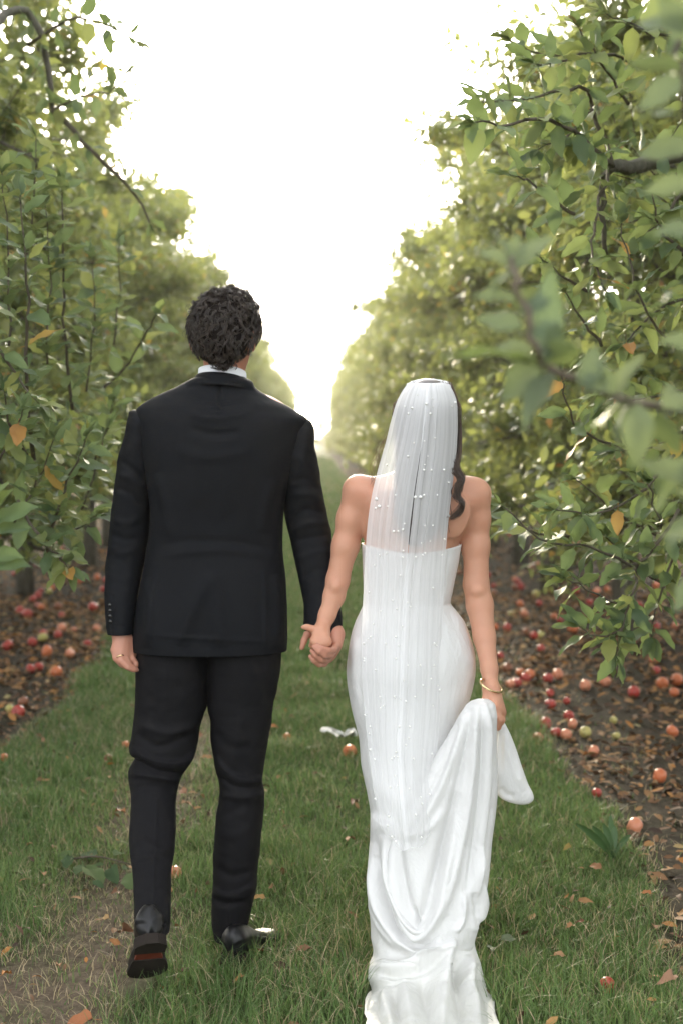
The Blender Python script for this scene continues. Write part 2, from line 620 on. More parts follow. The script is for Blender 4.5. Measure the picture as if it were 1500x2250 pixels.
def put_leaf(P, D, Nn, ln, parent, name='leaf', mesh=None, rs=RNG):
    """One leaf object: base P, along D, upper side Nn."""
    D = np.asarray(D, float); D = D / np.linalg.norm(D)
    Nn = np.asarray(Nn, float); Nn = Nn - D * np.dot(Nn, D); Nn /= np.linalg.norm(Nn) + 1e-9
    S = np.cross(D, Nn)
    M = Matrix(((S[0], D[0], Nn[0], 0), (S[1], D[1], Nn[1], 0), (S[2], D[2], Nn[2], 0), (0, 0, 0, 1)))
    o = bpy.data.objects.new(name, mesh or LEAF_MESHES[rs.randint(len(LEAF_MESHES))])
    COL.objects.link(o)
    if parent is not None:
        o.parent = parent
        P = np.asarray(P, float) - np.array(parent.location)
    o.matrix_local = Matrix.Translation(Vector(P)) @ M @ Matrix.Diagonal((ln, ln, ln, 1))
    return o


# ------------------------------------------------------------------ apple tree skeleton and foliage
def grow_tree(seed, n_shoot=430, tall=1.0, leafiness=1.0):
    """In tree coordinates: wood (polylines with radii), leaf bases, directions, lengths. Crown reads as a hedge wall along Y."""
    rs = np.random.RandomState(seed)
    wood, twigs = [], []
    H = 3.9 * tall
    zs = np.linspace(0, H, 12)
    tr = np.stack([.10 * np.sin(zs * 1.7 + seed) * (zs / H), .10 * np.sin(zs * 1.3 + seed * 2.1) * (zs / H), zs], -1)
    wood.append((tr, np.linspace(.088, .020, 12) * rs.uniform(.9, 1.1)))
    limbs = []
    nl = 24
    for i in range(nl):
        z = .62 + (H - .77) * (i / (nl - 1)) ** 1.0
        az = i * 2.4 + rs.uniform(-.35, .35)
        u = (z - .62) / (H - .62)
        Lx = (1.20 - .30 * u) * rs.uniform(.75, 1.15)
        ax, ay = math.cos(az), math.sin(az)
        # broader along the row, so the crowns meet
        v = np.array([ax * Lx, ay * max(Lx, 1.0) * 1.25])
        b = np.array([np.interp(z, zs, tr[:, 0]), np.interp(z, zs, tr[:, 1]), z])
        rise = rs.uniform(.15, .75) + .25 * u
        droop = rs.uniform(.0, .55) * (1 - u)
        pts = []
        for t in np.linspace(0, 1, 8):
            w = rs.normal(0, .035, 3) * (t > 0)
            pts.append(b + np.array([v[0] * t, v[1] * t, rise * math.sin(t * 1.9) * .75 - droop * t * t]) + w)
        pts = np.array(pts)
        wood.append((pts, np.linspace(.034, .008, 8) * (1.15 - .5 * u)))
        limbs.append(pts)
    LP, LD, LL = [], [], []
    for s in range(n_shoot):
        li = rs.randint(nl + 2)
        if li < nl:
            p = limbs[li]; t = rs.beta(1.7, 1.1) * (len(p) - 1.001)
            k = int(t); b = p[k] + (p[k + 1] - p[k]) * (t - k); out = p[-1] - p[0]
        else:
            z = rs.uniform(H * .6, H); b = np.array([np.interp(z, zs, tr[:, 0]), np.interp(z, zs, tr[:, 1]), z]); out = rs.normal(0, 1, 3)
        out = out / np.linalg.norm(out)
        d = out * rs.uniform(.1, 1.0) + rs.normal(0, .45, 3) + np.array([0, 0, rs.choice([.75, .3, -.45], p=[.55, .27, .18])])
        d /= np.linalg.norm(d)
        L = rs.uniform(.18, .62) * (1.15 if b[2] > H * .55 else .9)
        npt = 5
        sag = rs.uniform(-.08, .25)
        ts = np.linspace(0, 1, npt)[:, None]
        q = b + d * L * ts + np.array([0, 0, -1]) * sag * L * ts ** 2 + rs.normal(0, .012, (npt, 3)) * ts
        twigs.append((q, np.linspace(.0052, .0018, npt)))
        nlv = int(L * 36 * leafiness) + 6
        for j in range(nlv):
            t = (j + .5) / nlv
            k = min(int(t * (npt - 1)), npt - 2); f = t * (npt - 1) - k
            p0 = q[k] + (q[k + 1] - q[k]) * f
            a = j * 2.4 + s
            tt = q[k + 1] - q[k]; tt = tt / np.linalg.norm(tt)
            e1 = np.cross(tt, [.3, .2, 1]); e1 /= np.linalg.norm(e1); e2 = np.cross(tt, e1)
            side = math.cos(a) * e1 + math.sin(a) * e2
            dd = side * 1.0 + tt * rs.uniform(.2, 1.0) + np.array([0, 0, rs.uniform(-.5, .15)])
            LP.append(p0 + side * .012); LD.append(dd); LL.append(rs.uniform(.055, .098) * (1 - .25 * (t < .12)))
    return wood, twigs, np.array(LP), np.array(LD), np.array(LL), H


def wood_mesh(name, wood, seg=8):
    A = Acc()
    for p, r in wood:
        n = max(len(p), 3)
        v, q = tube(p, r * (1 + .08 * np.sin(np.arange(len(r)) * 2.3)), seg); A.add(v, q)
    return A.mesh(name, [M_BARK])


def twig_mesh(name, tw):
    A = Acc()
    for p, r in tw:
        v, q = tube(p, r, 3, False); A.add(v, q)
    return A.mesh(name, [M_TWIG])


def leaf_rnd(rs, LP, H):
    """Leaf colour variate: clumpy, a little yellower high up, rarely orange."""
    c = vnoise(LP, 2.2, 3) * .16 + rs.normal(0, .19, len(LP)) + .50 + .16 * np.clip(LP[:, 2] / H - .5, 0, 1)
    c = np.clip(c, 0, .93)
    k = rs.rand(len(LP)); autumn = np.clip(vnoise(LP, 1.3, 8), 0, 1)
    c = np.where(k < .014 + .05 * autumn, rs.uniform(.965, 1, len(LP)), c)
    return c


VARIANTS = []
for vi in range(4):
    rs = np.random.RandomState(100 + vi)
    wood, tw, LP, LD, LL, H = grow_tree(50 + vi, 960, 1.06 + .03 * vi, 1.0)
    L = leaf_arrays(rs, LP, LD, LL * 1.3, 1)
    V, P, r = bake_leaves(L, 1, leaf_rnd(rs, LP, H))
    me = mk_mesh('crown', V, P, [M_LEAFC], True, {'rnd': r})
    VARIANTS.append((wood_mesh('trunk', wood, 7), twig_mesh('twigs', tw[::2]), me))

ROW_L, ROW_R, STEP = -2.55, 2.38, 2.7
GL, GRr = 'apple trees of the row on the side of the man', 'apple trees of the row on the side of the bride'


def corridor_ok(P):
    """Foliage keeps out of the walked strip and away from the lens."""
    x, y, z = P[:, 0], P[:, 1], P[:, 2]
    e = .10 * vnoise(P, 1.9, 4)
    lo = np.where(z < 1.1, .18, 0) + np.where(z < .75, .5, 0)
    lean = np.clip((z - 3.6) * .18, 0, .4)
    ok = (x < -1.12 - lo + e - lean) | (x > .98 + lo + e + lean)
    ok &= z > .50
    d = np.sqrt(x ** 2 + y ** 2)
    ok &= ~((y < 2.6) & (np.abs(x) < .34 * np.clip(y, .3, 9) + .35))
    return ok


def near_tree(x, y, seed, label, group, n_single, ns=880):
    t = tag(empty('apple_tree', (x, y, 0)), label, 'tree', group)
    wood, tw, LP, LD, LL, H = grow_tree(seed, ns, 1.12, 1.0)
    rs = np.random.RandomState(seed)
    obj('trunk', wood_mesh('trunk', wood, 9), t)
    o3 = np.array([x, y, 0])
    tw = [(p, r) for p, r in tw if corridor_ok((p + o3)[-1:])[0]]
    tag(obj('twigs', twig_mesh('twigs', tw), t), kind='stuff')
    keep = corridor_ok(LP + o3)
    LP, LD, LL = LP[keep], LD[keep], LL[keep]
    P_, D_, N_, S_, ln = leaf_arrays(rs, LP, LD, LL * 1.2, 0)
    rnd = leaf_rnd(rs, LP, H)
    # the leaves that show largest are objects of their own
    wp = P_ + o3
    q = PX(wp + D_ * ln[:, None] * .5)
    vis = (q[:, 0] > -30) & (q[:, 0] < 1530) & (q[:, 1] > -30) & (q[:, 1] < 1700) & (wp[:, 1] > 1)
    # facing side: nearest the strip and the camera
    score = np.where(vis, ln / np.clip(wp[:, 1], 1, None) * (1 + 1.2 / (.6 + np.abs(wp[:, 0]))), 0)
    idx = np.argsort(-score)[:n_single]
    idx = idx[score[idx] > 0]
    single = np.zeros(len(P_), bool); single[idx] = True
    for i in idx:
        put_leaf(wp[i], D_[i], N_[i], ln[i] * .95, t, rs=rs)
    b = ~single
    V, Pp, r = bake_leaves((P_[b], D_[b], N_[b], S_[b], ln[b]), 0, rnd[b], rs.uniform(0, .25, b.sum()))
    tag(obj('crown', mk_mesh('crown', V, Pp, [M_LEAFC], True, {'rnd': r}), t), kind='stuff')
    return t


def far_tree(x, y, vi, rz, sc, label, group):
    tr, tws, cr = VARIANTS[vi]
    t = tag(empty('apple_tree', (x, y, 0), rz), label, 'tree', group)
    t.scale = (sc, sc, sc)
    obj('trunk', tr, t)
    if y < 30: tag(obj('twigs', tws, t), kind='stuff')
    tag(obj('crown', cr, t), kind='stuff')
    return t


NEARL = [near_tree(ROW_L, 4.75, 301, 'apple tree with tall upright shoots nearest the camera in the row beside the man', GL, 240),
         near_tree(ROW_L + .1, 7.6, 302, 'apple tree just behind the nearest one in the row beside the man', GL, 200)]
NEARR = [near_tree(ROW_R, 5.0, 304, 'apple tree with hanging branch reaching over the apples right of the bride', GRr, 240),
         near_tree(ROW_R, 7.7, 305, 'apple tree leaning out just behind the hanging branch right of the bride', GRr, 200),
         near_tree(ROW_R + .15, 2.3, 306, 'apple tree beside the camera whose leafy branch blurs across the upper right edge', GRr, 0, 420)]
tree_words_l = ['apple tree with a thick pale trunk showing above the red apples left of the man',
                'apple tree with dark slim trunk behind the sleeve of the man',
                'apple tree rising over the elbow of the man, long arching branch at its top',
                'apple tree whose crown edge meets the curly hair of the man',
                'apple tree peeping just right of the cheek of the man, over his shoulder',
                'blurred apple tree right above the shoulder seam of the man, low against the sky']
k = 0
y = 10.3
while y < 125:
    rs = np.random.RandomState(int(y * 10))
    lab = tree_words_l[k] if k < len(tree_words_l) else 'apple tree far down the row behind the man, fading into pale light'
    far_tree(ROW_L + rs.uniform(-.12, .12), y, rs.randint(4), rs.choice([0, math.pi]) + rs.uniform(-.25, .25), rs.uniform(.94, 1.07), lab, GL)
    y += STEP; k += 1
tree_words_r = ['apple tree with yellowing top standing just past the veiled head of the bride',
                'apple tree with sparse bright top over the bride, sky showing through its leaves',
                'apple tree behind the head of the bride with orange leaves in its middle',
                'apple tree whose low twig juts into the sky left of the veil',
                'blurred apple tree halfway between the veil and the bright gap in the rows']
k = 0; y = 10.4
while y < 125:
    rs = np.random.RandomState(int(y * 10) + 5)
    lab = tree_words_r[k] if k < len(tree_words_r) else 'apple tree far down the row between man and bride, fading into pale light'
    far_tree(ROW_R - .12 + rs.uniform(-.12, .12), y, rs.randint(4), rs.choice([0, math.pi]) + rs.uniform(-.25, .25), rs.uniform(.94, 1.07), lab, GRr)
    y += STEP; k += 1
for i, ex in enumerate((-3.6, -1.4, .6, 2.6, 4.4)):
    far_tree(ex, 129 + (i % 2), i % 4, .4 * i, .62 + .05 * (i % 2), 'small hazy tree closing the far end of the lane between the two rows', 'hazy trees closing the far end of the lane')
for sx, lab, grp in ((-7.4, 'apple tree of the next row, glimpsed under and through the leaves left of the man', 'apple trees of the next row on the left'),
                     (7.3, 'apple tree of the next row, glimpsed under and through the leaves right of the bride', 'apple trees of the next row on the right')):
    y = 8.0
    while y < 50:
        rs = np.random.RandomState(int(y * 7) + int(sx))
        far_tree(sx + rs.uniform(-.1, .1), y, rs.randint(4), rs.choice([0, math.pi]) + rs.uniform(-.25, .25), rs.uniform(.85, .98), lab, grp)
        y += 3.0


# ------------------------------------------------------------------ authored branches: pixel polylines in the photograph's frame, at real depths
def branch(parent, pts, rad, leaves_per=.055, lsize=(.078, .118), seed=0, name='branch', spread=1.0, tip=True, mat=M_TWIG):
    """A leafy branch through (px, py, depth) points; each leaf an object of its own."""
    rs = np.random.RandomState(seed)
    pw = np.array([W(a, b, c) for a, b, c in pts])
    n = max(6, len(pw) * 3)
    P = path(pw, n)
    P[1:-1] += rs.normal(0, .004, (n - 2, 3))
    v, q = tube(P - np.array(parent.location), np.linspace(rad[0], rad[1], n), 7)
    me = mk_mesh(name, v, q, [mat], True)
    obj(name, me, parent)
    seg = np.linalg.norm(np.diff(P, axis=0), axis=1); cum = np.concatenate([[0], np.cumsum(seg)])
    L = cum[-1]; s = .04 if L > .2 else 0; j = rs.randint(9)
    while s < L:
        p = np.array([np.interp(s, cum, P[:, i]) for i in range(3)])
        k = min(np.searchsorted(cum, s), n - 2); t = P[k + 1] - P[k]; t /= np.linalg.norm(t)
        e1 = np.cross(t, [.2, .3, 1]); e1 /= np.linalg.norm(e1); e2 = np.cross(t, e1)
        m = 1 if rs.rand() < .7 else 3
        for q_ in range(m):
            a = j * 2.4 + q_ * 1.9; j += 1
            side = math.cos(a) * e1 + math.sin(a) * e2
            d = side * spread + t * rs.uniform(.3, 1.0) + np.array([0, 0, rs.uniform(-.35, .3)])
            up = np.array([rs.normal(0, .35), rs.normal(-.25, .35), .8])
            put_leaf(p + side * .012, d, up, rs.uniform(*lsize), parent, rs=rs)
        s += leaves_per * rs.uniform(.6, 1.4)
    if tip:
        t = P[-1] - P[-2]; t /= np.linalg.norm(t)
        for q_ in range(4):
            d = t * 1.2 + rs.normal(0, .5, 3)
            put_leaf(P[-1], d, np.array([rs.normal(0, .4), -.3, .8]), rs.uniform(*lsize) * .8, parent, rs=rs)


TR0, TR1, TR2 = NEARR
# focused branches of the tree right of the bride
branch(TR0, [(1490, 1120, 4.3), (1400, 1235, 4.2), (1300, 1200, 4.1), (1200, 1190, 4.0), (1100, 1110, 3.95)], (.006, .002), .045, seed=1)
branch(TR0, [(1400, 1235, 4.2), (1385, 1310, 4.1), (1368, 1375, 4.05), (1352, 1440, 4.0)], (.005, .002), .034, seed=2)
branch(TR0, [(1368, 1380, 4.05), (1320, 1400, 4.0), (1270, 1375, 3.95)], (.004, .0016), .035, seed=3)
branch(TR0, [(1370, 1330, 4.1), (1300, 1300, 4.1), (1240, 1270, 4.05)], (.004, .0016), .04, seed=4)
branch(TR0, [(1500, 1180, 4.5), (1455, 1290, 4.4), (1430, 1400, 4.35)], (.005, .002), .035, seed=5)
branch(TR0, [(1480, 1000, 4.5), (1400, 1090, 4.4), (1300, 1130, 4.3), (1220, 1120, 4.2)], (.006, .002), .04, seed=6)
branch(TR0, [(1470, 760, 4.5), (1420, 690, 4.4), (1385, 590, 4.35), (1365, 490, 4.3)], (.005, .002), .05, seed=7)
branch(TR0, [(1430, 1010, 4.6), (1290, 960, 4.5), (1250, 900, 4.4), (1230, 820, 4.35)], (.005, .002), .05, seed=8)
branch(TR0, [(1345, 365, 4.7), (1290, 315, 4.5), (1210, 265, 4.3), (1110, 268, 4.2), (1035, 270, 4.1)], (.010, .002), .04, seed=9)
branch(TR0, [(1260, 470, 4.5), (1215, 440, 4.4), (1170, 405, 4.3), (1120, 385, 4.2)], (.006, .002), .045, seed=10)
branch(TR0, [(1335, 370, 4.7), (1310, 480, 4.5), (1300, 560, 4.4), (1330, 640, 4.3)], (.006, .002), .045, seed=11)
branch(TR0, [(1345, 365, 4.7), (1290, 210, 4.7), (1230, 200, 4.5), (1140, 220, 4.4), (1050, 225, 4.3)], (.008, .002), .045, seed=12)
branch(TR0, [(1420, 150, 4.9), (1330, 120, 4.8), (1240, 130, 4.6), (1170, 140, 4.5)], (.007, .002), .045, seed=13)
branch(TR0, [(1500, 560, 4.6), (1450, 500, 4.5), (1430, 420, 4.4)], (.006, .002), .04, seed=14)
branch(TR0, [(1700, 300, 5.0), (1480, 340, 4.9), (1400, 365, 4.8), (1345, 365, 4.7)], (.040, .020), 9, seed=15, tip=False, name='limb', mat=M_BARK)
branch(TR0, [(1345, 365, 4.7), (1325, 395, 4.75), (1322, 470, 4.8), (1330, 560, 4.9)], (.013, .008), 9, seed=16, tip=False, name='limb', mat=M_BARK)
branch(TR0, [(1620, 640, 4.8), (1500, 660, 4.6), (1420, 700, 4.5), (1370, 760, 4.4)], (.007, .002), .045, seed=17)
branch(TR0, [(1650, 900, 4.7), (1500, 860, 4.6), (1400, 880, 4.5), (1330, 860, 4.4)], (.007, .002), .045, seed=18)
branch(TR0, [(1600, 60, 4.8), (1480, 80, 4.7), (1400, 60, 4.6), (1330, 30, 4.5)], (.007, .002), .045, seed=19)
# focused and half-focused branches of the tree at the left edge
TL0, TL1 = NEARL
branch(TL0, [(75, 1010, 4.9), (60, 850, 4.7), (62, 700, 4.6), (55, 560, 4.5), (45, 430, 4.5)], (.008, .002), .05, seed=31)
branch(TL0, [(160, 900, 5.6), (140, 720, 5.4), (140, 560, 5.3), (138, 400, 5.2)], (.007, .002), .05, seed=32)
branch(TL0, [(100, 1230, 4.9), (130, 1110, 4.7), (165, 1030, 4.6), (190, 960, 4.5)], (.006, .002), .045, seed=33)
branch(TL0, [(40, 1100, 4.7), (95, 1190, 4.6), (140, 1230, 4.55), (150, 1250, 4.5)], (.006, .002), .035, seed=34)
branch(TL0, [(-60, 700, 4.6), (0, 770, 4.5), (40, 830, 4.5), (90, 890, 4.4)], (.007, .002), .05, seed=35)
branch(TL0, [(230, 850, 6.2), (280, 800, 6.0), (320, 740, 5.9), (345, 690, 5.8)], (.006, .002), .05, seed=36)
branch(TL0, [(60, 1000, 4.8), (20, 930, 4.6), (10, 860, 4.5)], (.006, .002), .04, seed=37)
branch(TL0, [(-80, 150, 6.0), (30, 20, 6.4), (95, 90, 6.5), (115, 240, 6.6)], (.022, .012), .15, seed=38, name='limb', mat=M_BARK)
for i, (x0, y0, x1, y1, Y_) in enumerate([(20, 760, 5, 380, 4.9), (105, 800, 100, 450, 5.3), (190, 860, 205, 560, 5.9), (30, 1150, 120, 960, 4.8), (180, 1120, 235, 940, 5.4),
                                          (250, 760, 262, 520, 6.6), (0, 1010, 50, 900, 4.5), (120, 1180, 215, 1130, 4.9), (60, 560, 80, 300, 5.2), (210, 1010, 250, 880, 6.0)]):
    branch(TL0, [(x0, y0, Y_), ((x0 + x1) / 2 + 8, (y0 + y1) / 2, Y_ - .05), (x1, y1, Y_ - .15)], (.0045, .0015), .027, seed=80 + i)
for i, (x0, y0, x1, y1, Y_) in enumerate([(1480, 1300, 1330, 1180, 4.5), (1500, 950, 1350, 990, 4.6), (1320, 760, 1240, 640, 4.6), (1290, 640, 1180, 560, 4.7), (1450, 1180, 1260, 1050, 4.7),
                                          (1250, 1180, 1130, 1150, 4.5), (1500, 420, 1400, 520, 4.7), (1300, 240, 1180, 330, 4.6), (1380, 230, 1270, 60, 4.8), (1480, 1230, 1420, 1060, 4.4), (1230, 120, 1120, 90, 5.0)]):
    branch(TR0, [(x0, y0, Y_), ((x0 + x1) / 2 + 4, (y0 + y1) / 2 + 12, Y_ - .05), (x1, y1, Y_ - .15)], (.006, .002), .04, seed=110 + i)
branch(TL1, [(115, 240, 6.6), (200, 330, 6.6), (290, 420, 6.7), (330, 490, 6.8)], (.014, .004), .10, seed=39)
branch(TL1, [(60, 100, 6.5), (160, 40, 6.4), (240, 60, 6.3), (300, 90, 6.2)], (.008, .002), .055, seed=40)
branch(TL1, [(120, 240, 6.6), (180, 210, 6.4), (240, 200, 6.3), (280, 160, 6.2)], (.006, .002), .05, seed=41)

# the blurred branch close to the lens, upper right
M_PALETWIG = mat_bark('pale_young_bark', (.12, .085, .065), (.20, .145, .115), (.26, .20, .17))
branch(TR2, [(1700, 1010, 1.95), (1500, 903, 1.75), (1330, 868, 1.66), (1185, 792, 1.60)], (.0065, .0045), 9, seed=51, tip=False, mat=M_PALETWIG)
branch(TR2, [(1185, 792, 1.60), (1150, 700, 1.58), (1132, 620, 1.57), (1122, 565, 1.57)], (.0045, .003), 9, seed=52, tip=False, mat=M_PALETWIG)
branch(TR2, [(1560, -60, 1.8), (1500, 60, 1.75), (1490, 160, 1.72), (1500, 260, 1.75)], (.005, .003), 9, seed=53, tip=False)
CLOSE = [((1122, 585), (1035, 535)), ((1120, 590), (1085, 480)), ((1125, 590), (1215, 490)), ((1125, 600), (1040, 660)), ((1135, 660), (1020, 640)),
         ((1135, 680), (1180, 610)), ((1140, 690), (1215, 640)), ((1150, 720), (1030, 690)), ((1155, 730), (1260, 700)), ((1170, 780), (1065, 745)),
         ((1180, 785), (1075, 800)), ((1195, 795), (1060, 880)), ((1215, 810), (1130, 950)), ((1200, 790), (1230, 690)), ((1290, 850), (1310, 740)),
         ((1345, 868), (1300, 770)), ((1345, 870), (1415, 760)), ((1380, 880), (1320, 1010)), ((1400, 885), (1400, 1040)), ((1360, 880), (1290, 960)),
         ((1460, 900), (1500, 820)), ((1480, 905), (1560, 840)), ((1450, 905), (1490, 1020)), ((1330, 860), (1250, 800)), ((1120, 575), (1140, 500)),
         ((1500, 70), (1385, 20)), ((1500, 150), (1360, 130)), ((1495, 170), (1400, 230)), ((1500, 250), (1385, 250)), ((1520, 320), (1385, 325)),
         ((1510, 90), (1440, -30)), ((1520, 400), (1400, 420)), ((1530, 500), (1420, 510)), ((1540, 620), (1400, 660)), ((1540, 1000), (1410, 1130)),
         ((1530, 1060), (1400, 990)), ((1530, 1130), (1450, 1210)), ((1540, 760), (1440, 740)), ((1520, 960), (1560, 1120)), ((1540, 1080), (1470, 1080)),
         ((1540, 1260), (1470, 1340)), ((1540, 1180), (1440, 1170))]
rs = np.random.RandomState(77)
CLOSE_MESHES = [fine_leaf_mesh('leaf', 31 + i, M_LEAF_GREEN) for i in range(3)]
CUT_MESHES = [fine_leaf_mesh('leaf', 41 + i, M_LEAF_DULL) for i in range(3)]
for (a, b) in CLOSE:
    Yc = 1.60 + rs.uniform(-.05, .08)
    p0 = W(a[0], a[1], Yc); p1 = W(b[0], b[1], Yc + rs.uniform(-.05, .05))
    d = p1 - p0; ln = np.linalg.norm(d)
    put_leaf(p0, d, np.array([rs.normal(0, .5), -.55 + rs.normal(0, .5), .7]), ln * .88, TR2, mesh=CLOSE_MESHES[rs.randint(3)], rs=rs)
# two sprigs at the left edge near the lens
branch(TL0, [(-60, 1180, 3.0), (-25, 1150, 3.0), (-8, 1120, 3.0)], (.004, .002), 9, seed=61, tip=False)
for (a, b) in [((-15, 1150), (65, 1095)), ((-20, 1130), (25, 1070)), ((-30, 1180), (58, 1145)), ((-40, 1235), (55, 1222)), ((-30, 1120), (10, 1055)), ((-40, 1220), (40, 1205))]:
    p0 = W(a[0], a[1], 3.0); p1 = W(b[0], b[1], 2.95); d = p1 - p0
    put_leaf(p0, d, np.array([.1, -.6, .7]), np.linalg.norm(d), TL0, rs=rs)


# ------------------------------------------------------------------ litter on the bare soil
def build_litter():
    rs = np.random.RandomState(5)
    A = Acc()
    for (y0, y1, dens, ks) in ((3.2, 7, 700, .9), (7, 13, 620, 1.0), (13, 28, 200, 1.25), (28, 60, 30, 2.0)):
        for (x0, x1) in ((-5.2, -1.0), (.75, 5.2)):
            n = int((y1 - y0) * (x1 - x0) * dens)
            x = rs.uniform(x0, x1, n); y = rs.uniform(y0, y1, n)
            g = grassy(x, y)
            ok = (rs.rand(n) > g * 1.25) & (x > -(.235 * y + .5)) & (x < .285 * y + .5)
            ok &= rs.rand(n) < .62 + .9 * fbm2(x, y, 1.6, 60)
            x, y = x[ok], y[ok]; n = len(x)
            a = rs.rand(n) * 6.283
            D = np.stack([np.cos(a), np.sin(a), rs.normal(0, .25, n)], -1)
            P0 = np.stack([x, y, ground_z(x, y) + .006 + rs.uniform(0, .012, n)], -1)
            L = leaf_arrays(rs, P0, D, rs.uniform(.03, .075, n) * ks, 0, 1.2)
            V, P, r = bake_leaves(L, 0 if y0 < 10 else 1, np.clip(rs.beta(1.9, 1.5, n) + .0, 0, 1), rs.uniform(-.5, .6, n))
            A.add(V, P, rnd=r)
    for (y0, y1, dens) in ((3.0, 8, 48), (8, 16, 20)):       # sparse bits lying in the grass strip
        n = int((y1 - y0) * 2.7 * dens)
        x = rs.uniform(-1.5, 1.2, n); y = rs.uniform(y0, y1, n)
        ok = ~under_train(x, y); x, y = x[ok], y[ok]; n = len(x)
        a = rs.rand(n) * 6.283
        D = np.stack([np.cos(a), np.sin(a), rs.normal(0, .4, n)], -1)
        P0 = np.stack([x, y, ground_z(x, y) + rs.uniform(.01, .035, n)], -1)
        L = leaf_arrays(rs, P0, D, rs.uniform(.018, .045, n), 0, .9)
        V, P, r = bake_leaves(L, 0, np.clip(rs.beta(1.8, 1.6, n), 0, 1), rs.uniform(-.7, .7, n))
        A.add(V, P, rnd=r)
    tag(obj('leaf_litter', A.mesh('leaf_litter', [M_LITTER])), 'brown and tan fallen leaves littering the bare soil under the apple trees', kind='stuff')


build_litter()


def mat_apple(name, a, b, c):
    n = NT(name)
    oi = n.n('ShaderNodeObjectInfo')
    oc = n.n('ShaderNodeTexCoord').outputs['Object']
    mp = n.n('ShaderNodeMapping'); mp.inputs['Scale'].default_value = (3, 3, .7); n.l(oc, mp.inputs['Vector'])
    ad = n.n('ShaderNodeVectorMath'); ad.operation = 'ADD'; n.l(mp.outputs[0], ad.inputs[0])
    cb = n.n('ShaderNodeCombineXYZ'); n.l(n.math('MULTIPLY', oi.outputs['Random'], 40), cb.inputs[0]); n.l(cb.outputs[0], ad.inputs[1])
    nz = n.noise(14, 6, .6, ad.outputs[0], .4)
    col = n.ramp(nz.outputs['Fac'], [(.25, a), (.5, b), (.74, c)])
    sp = n.noise(160, 2, .5, oc)
    col = n.mix(n.math('MULTIPLY', n.math('GREATER_THAN', sp.outputs['Fac'], .67), .35), col, (.45, .30, .15))
    return n.done(n.bsdf(col, .34, .5, n.bump(nz.outputs['Fac'], .05, .002)))


APPLE_MATS = {'red': mat_apple('red_apple_skin', (.24, .018, .016), (.37, .035, .028), (.50, .11, .05)),
              'orange': mat_apple('orange_red_apple_skin', (.42, .05, .03), (.55, .14, .05), (.62, .30, .10)),
              'pink': mat_apple('pink_striped_apple_skin', (.45, .07, .045), (.60, .22, .12), (.68, .40, .22)),
              'yellow': mat_apple('yellow_green_apple_skin', (.34, .30, .07), (.42, .38, .12), (.50, .34, .10)),
              'brown': mat_apple('rotting_apple_skin', (.10, .035, .02), (.22, .08, .035), (.36, .10, .04))}


def mat_simple(name, col, rough=.6, spec=.4, **kw):
    n = NT(name); return n.done(n.bsdf(col, rough, spec, **kw))


M_STEM = mat_simple('apple_stem', (.07, .045, .025), .8)


def apple_mesh(kind, seg=20, rings=14):
    A = Acc(); V = []
    for i in range(rings + 1):
        a = math.pi * i / rings
        for j in range(seg):
            b = 2 * math.pi * j / seg
            r = math.sin(a) ** .92 * (1 + .02 * math.cos(5 * b) * (a > 1.8) + .018 * math.sin(2 * b))
            z = math.cos(a) * .90
            z -= .26 * math.exp(-(a / .34) ** 2) - .0
            z += .14 * math.exp(-((math.pi - a) / .32) ** 2)
            r *= 1 + .05 * math.cos(a)
            V.append((r * math.cos(b), r * math.sin(b), z))
    i = np.arange(rings)[:, None] * seg; j = np.arange(seg)[None]; j2 = (j + 1) % seg
    A.add(V, [np.stack([i + j, i + seg + j, i + seg + j2, i + j2], -1).reshape(-1, 4)])
    return A.mesh('apple', [APPLE_MATS[kind]])


APPLES = {k: apple_mesh(k) for k in APPLE_MATS}
APPLES_LOW = {k: apple_mesh(k, 10, 7) for k in APPLE_MATS}
_v, _q = tube(path([(0, 0, .55), (.03, 0, .8), (.10, .03, 1.0)], 5), [.045, .035, .035, .04, .06], 6)
STEM_ME = mk_mesh('stem', _v, _q, [M_STEM])
_cal = Acc()
for i in range(5):
    a = i * 1.2566
    _cal.add([(0, 0, -.74), (.10 * math.cos(a - .3), .10 * math.sin(a - .3), -.77), (.19 * math.cos(a), .19 * math.sin(a), -.86), (.10 * math.cos(a + .3), .10 * math.sin(a + .3), -.77)], [[(0, 1, 2, 3)]])
CALYX_ME = _cal.mesh('calyx', [M_STEM])


def apple(x, y, r, kind, label, group, detail=True, rot=None, rs=RNG):
    o = obj('apple', (APPLES if detail else APPLES_LOW)[kind], None, (x, y, float(ground_z(np.array([x]), np.array([y]))[0]) + r * .80))
    o.scale = (r, r, r)
    o.rotation_euler = rot or (rs.uniform(-1.8, 1.8), rs.uniform(-1.2, 1.2), rs.uniform(0, 6.28))
    tag(o, label, 'apple', group)
    if detail:
        obj('stem', STEM_ME, o); obj('calyx', CALYX_ME, o)
    return o


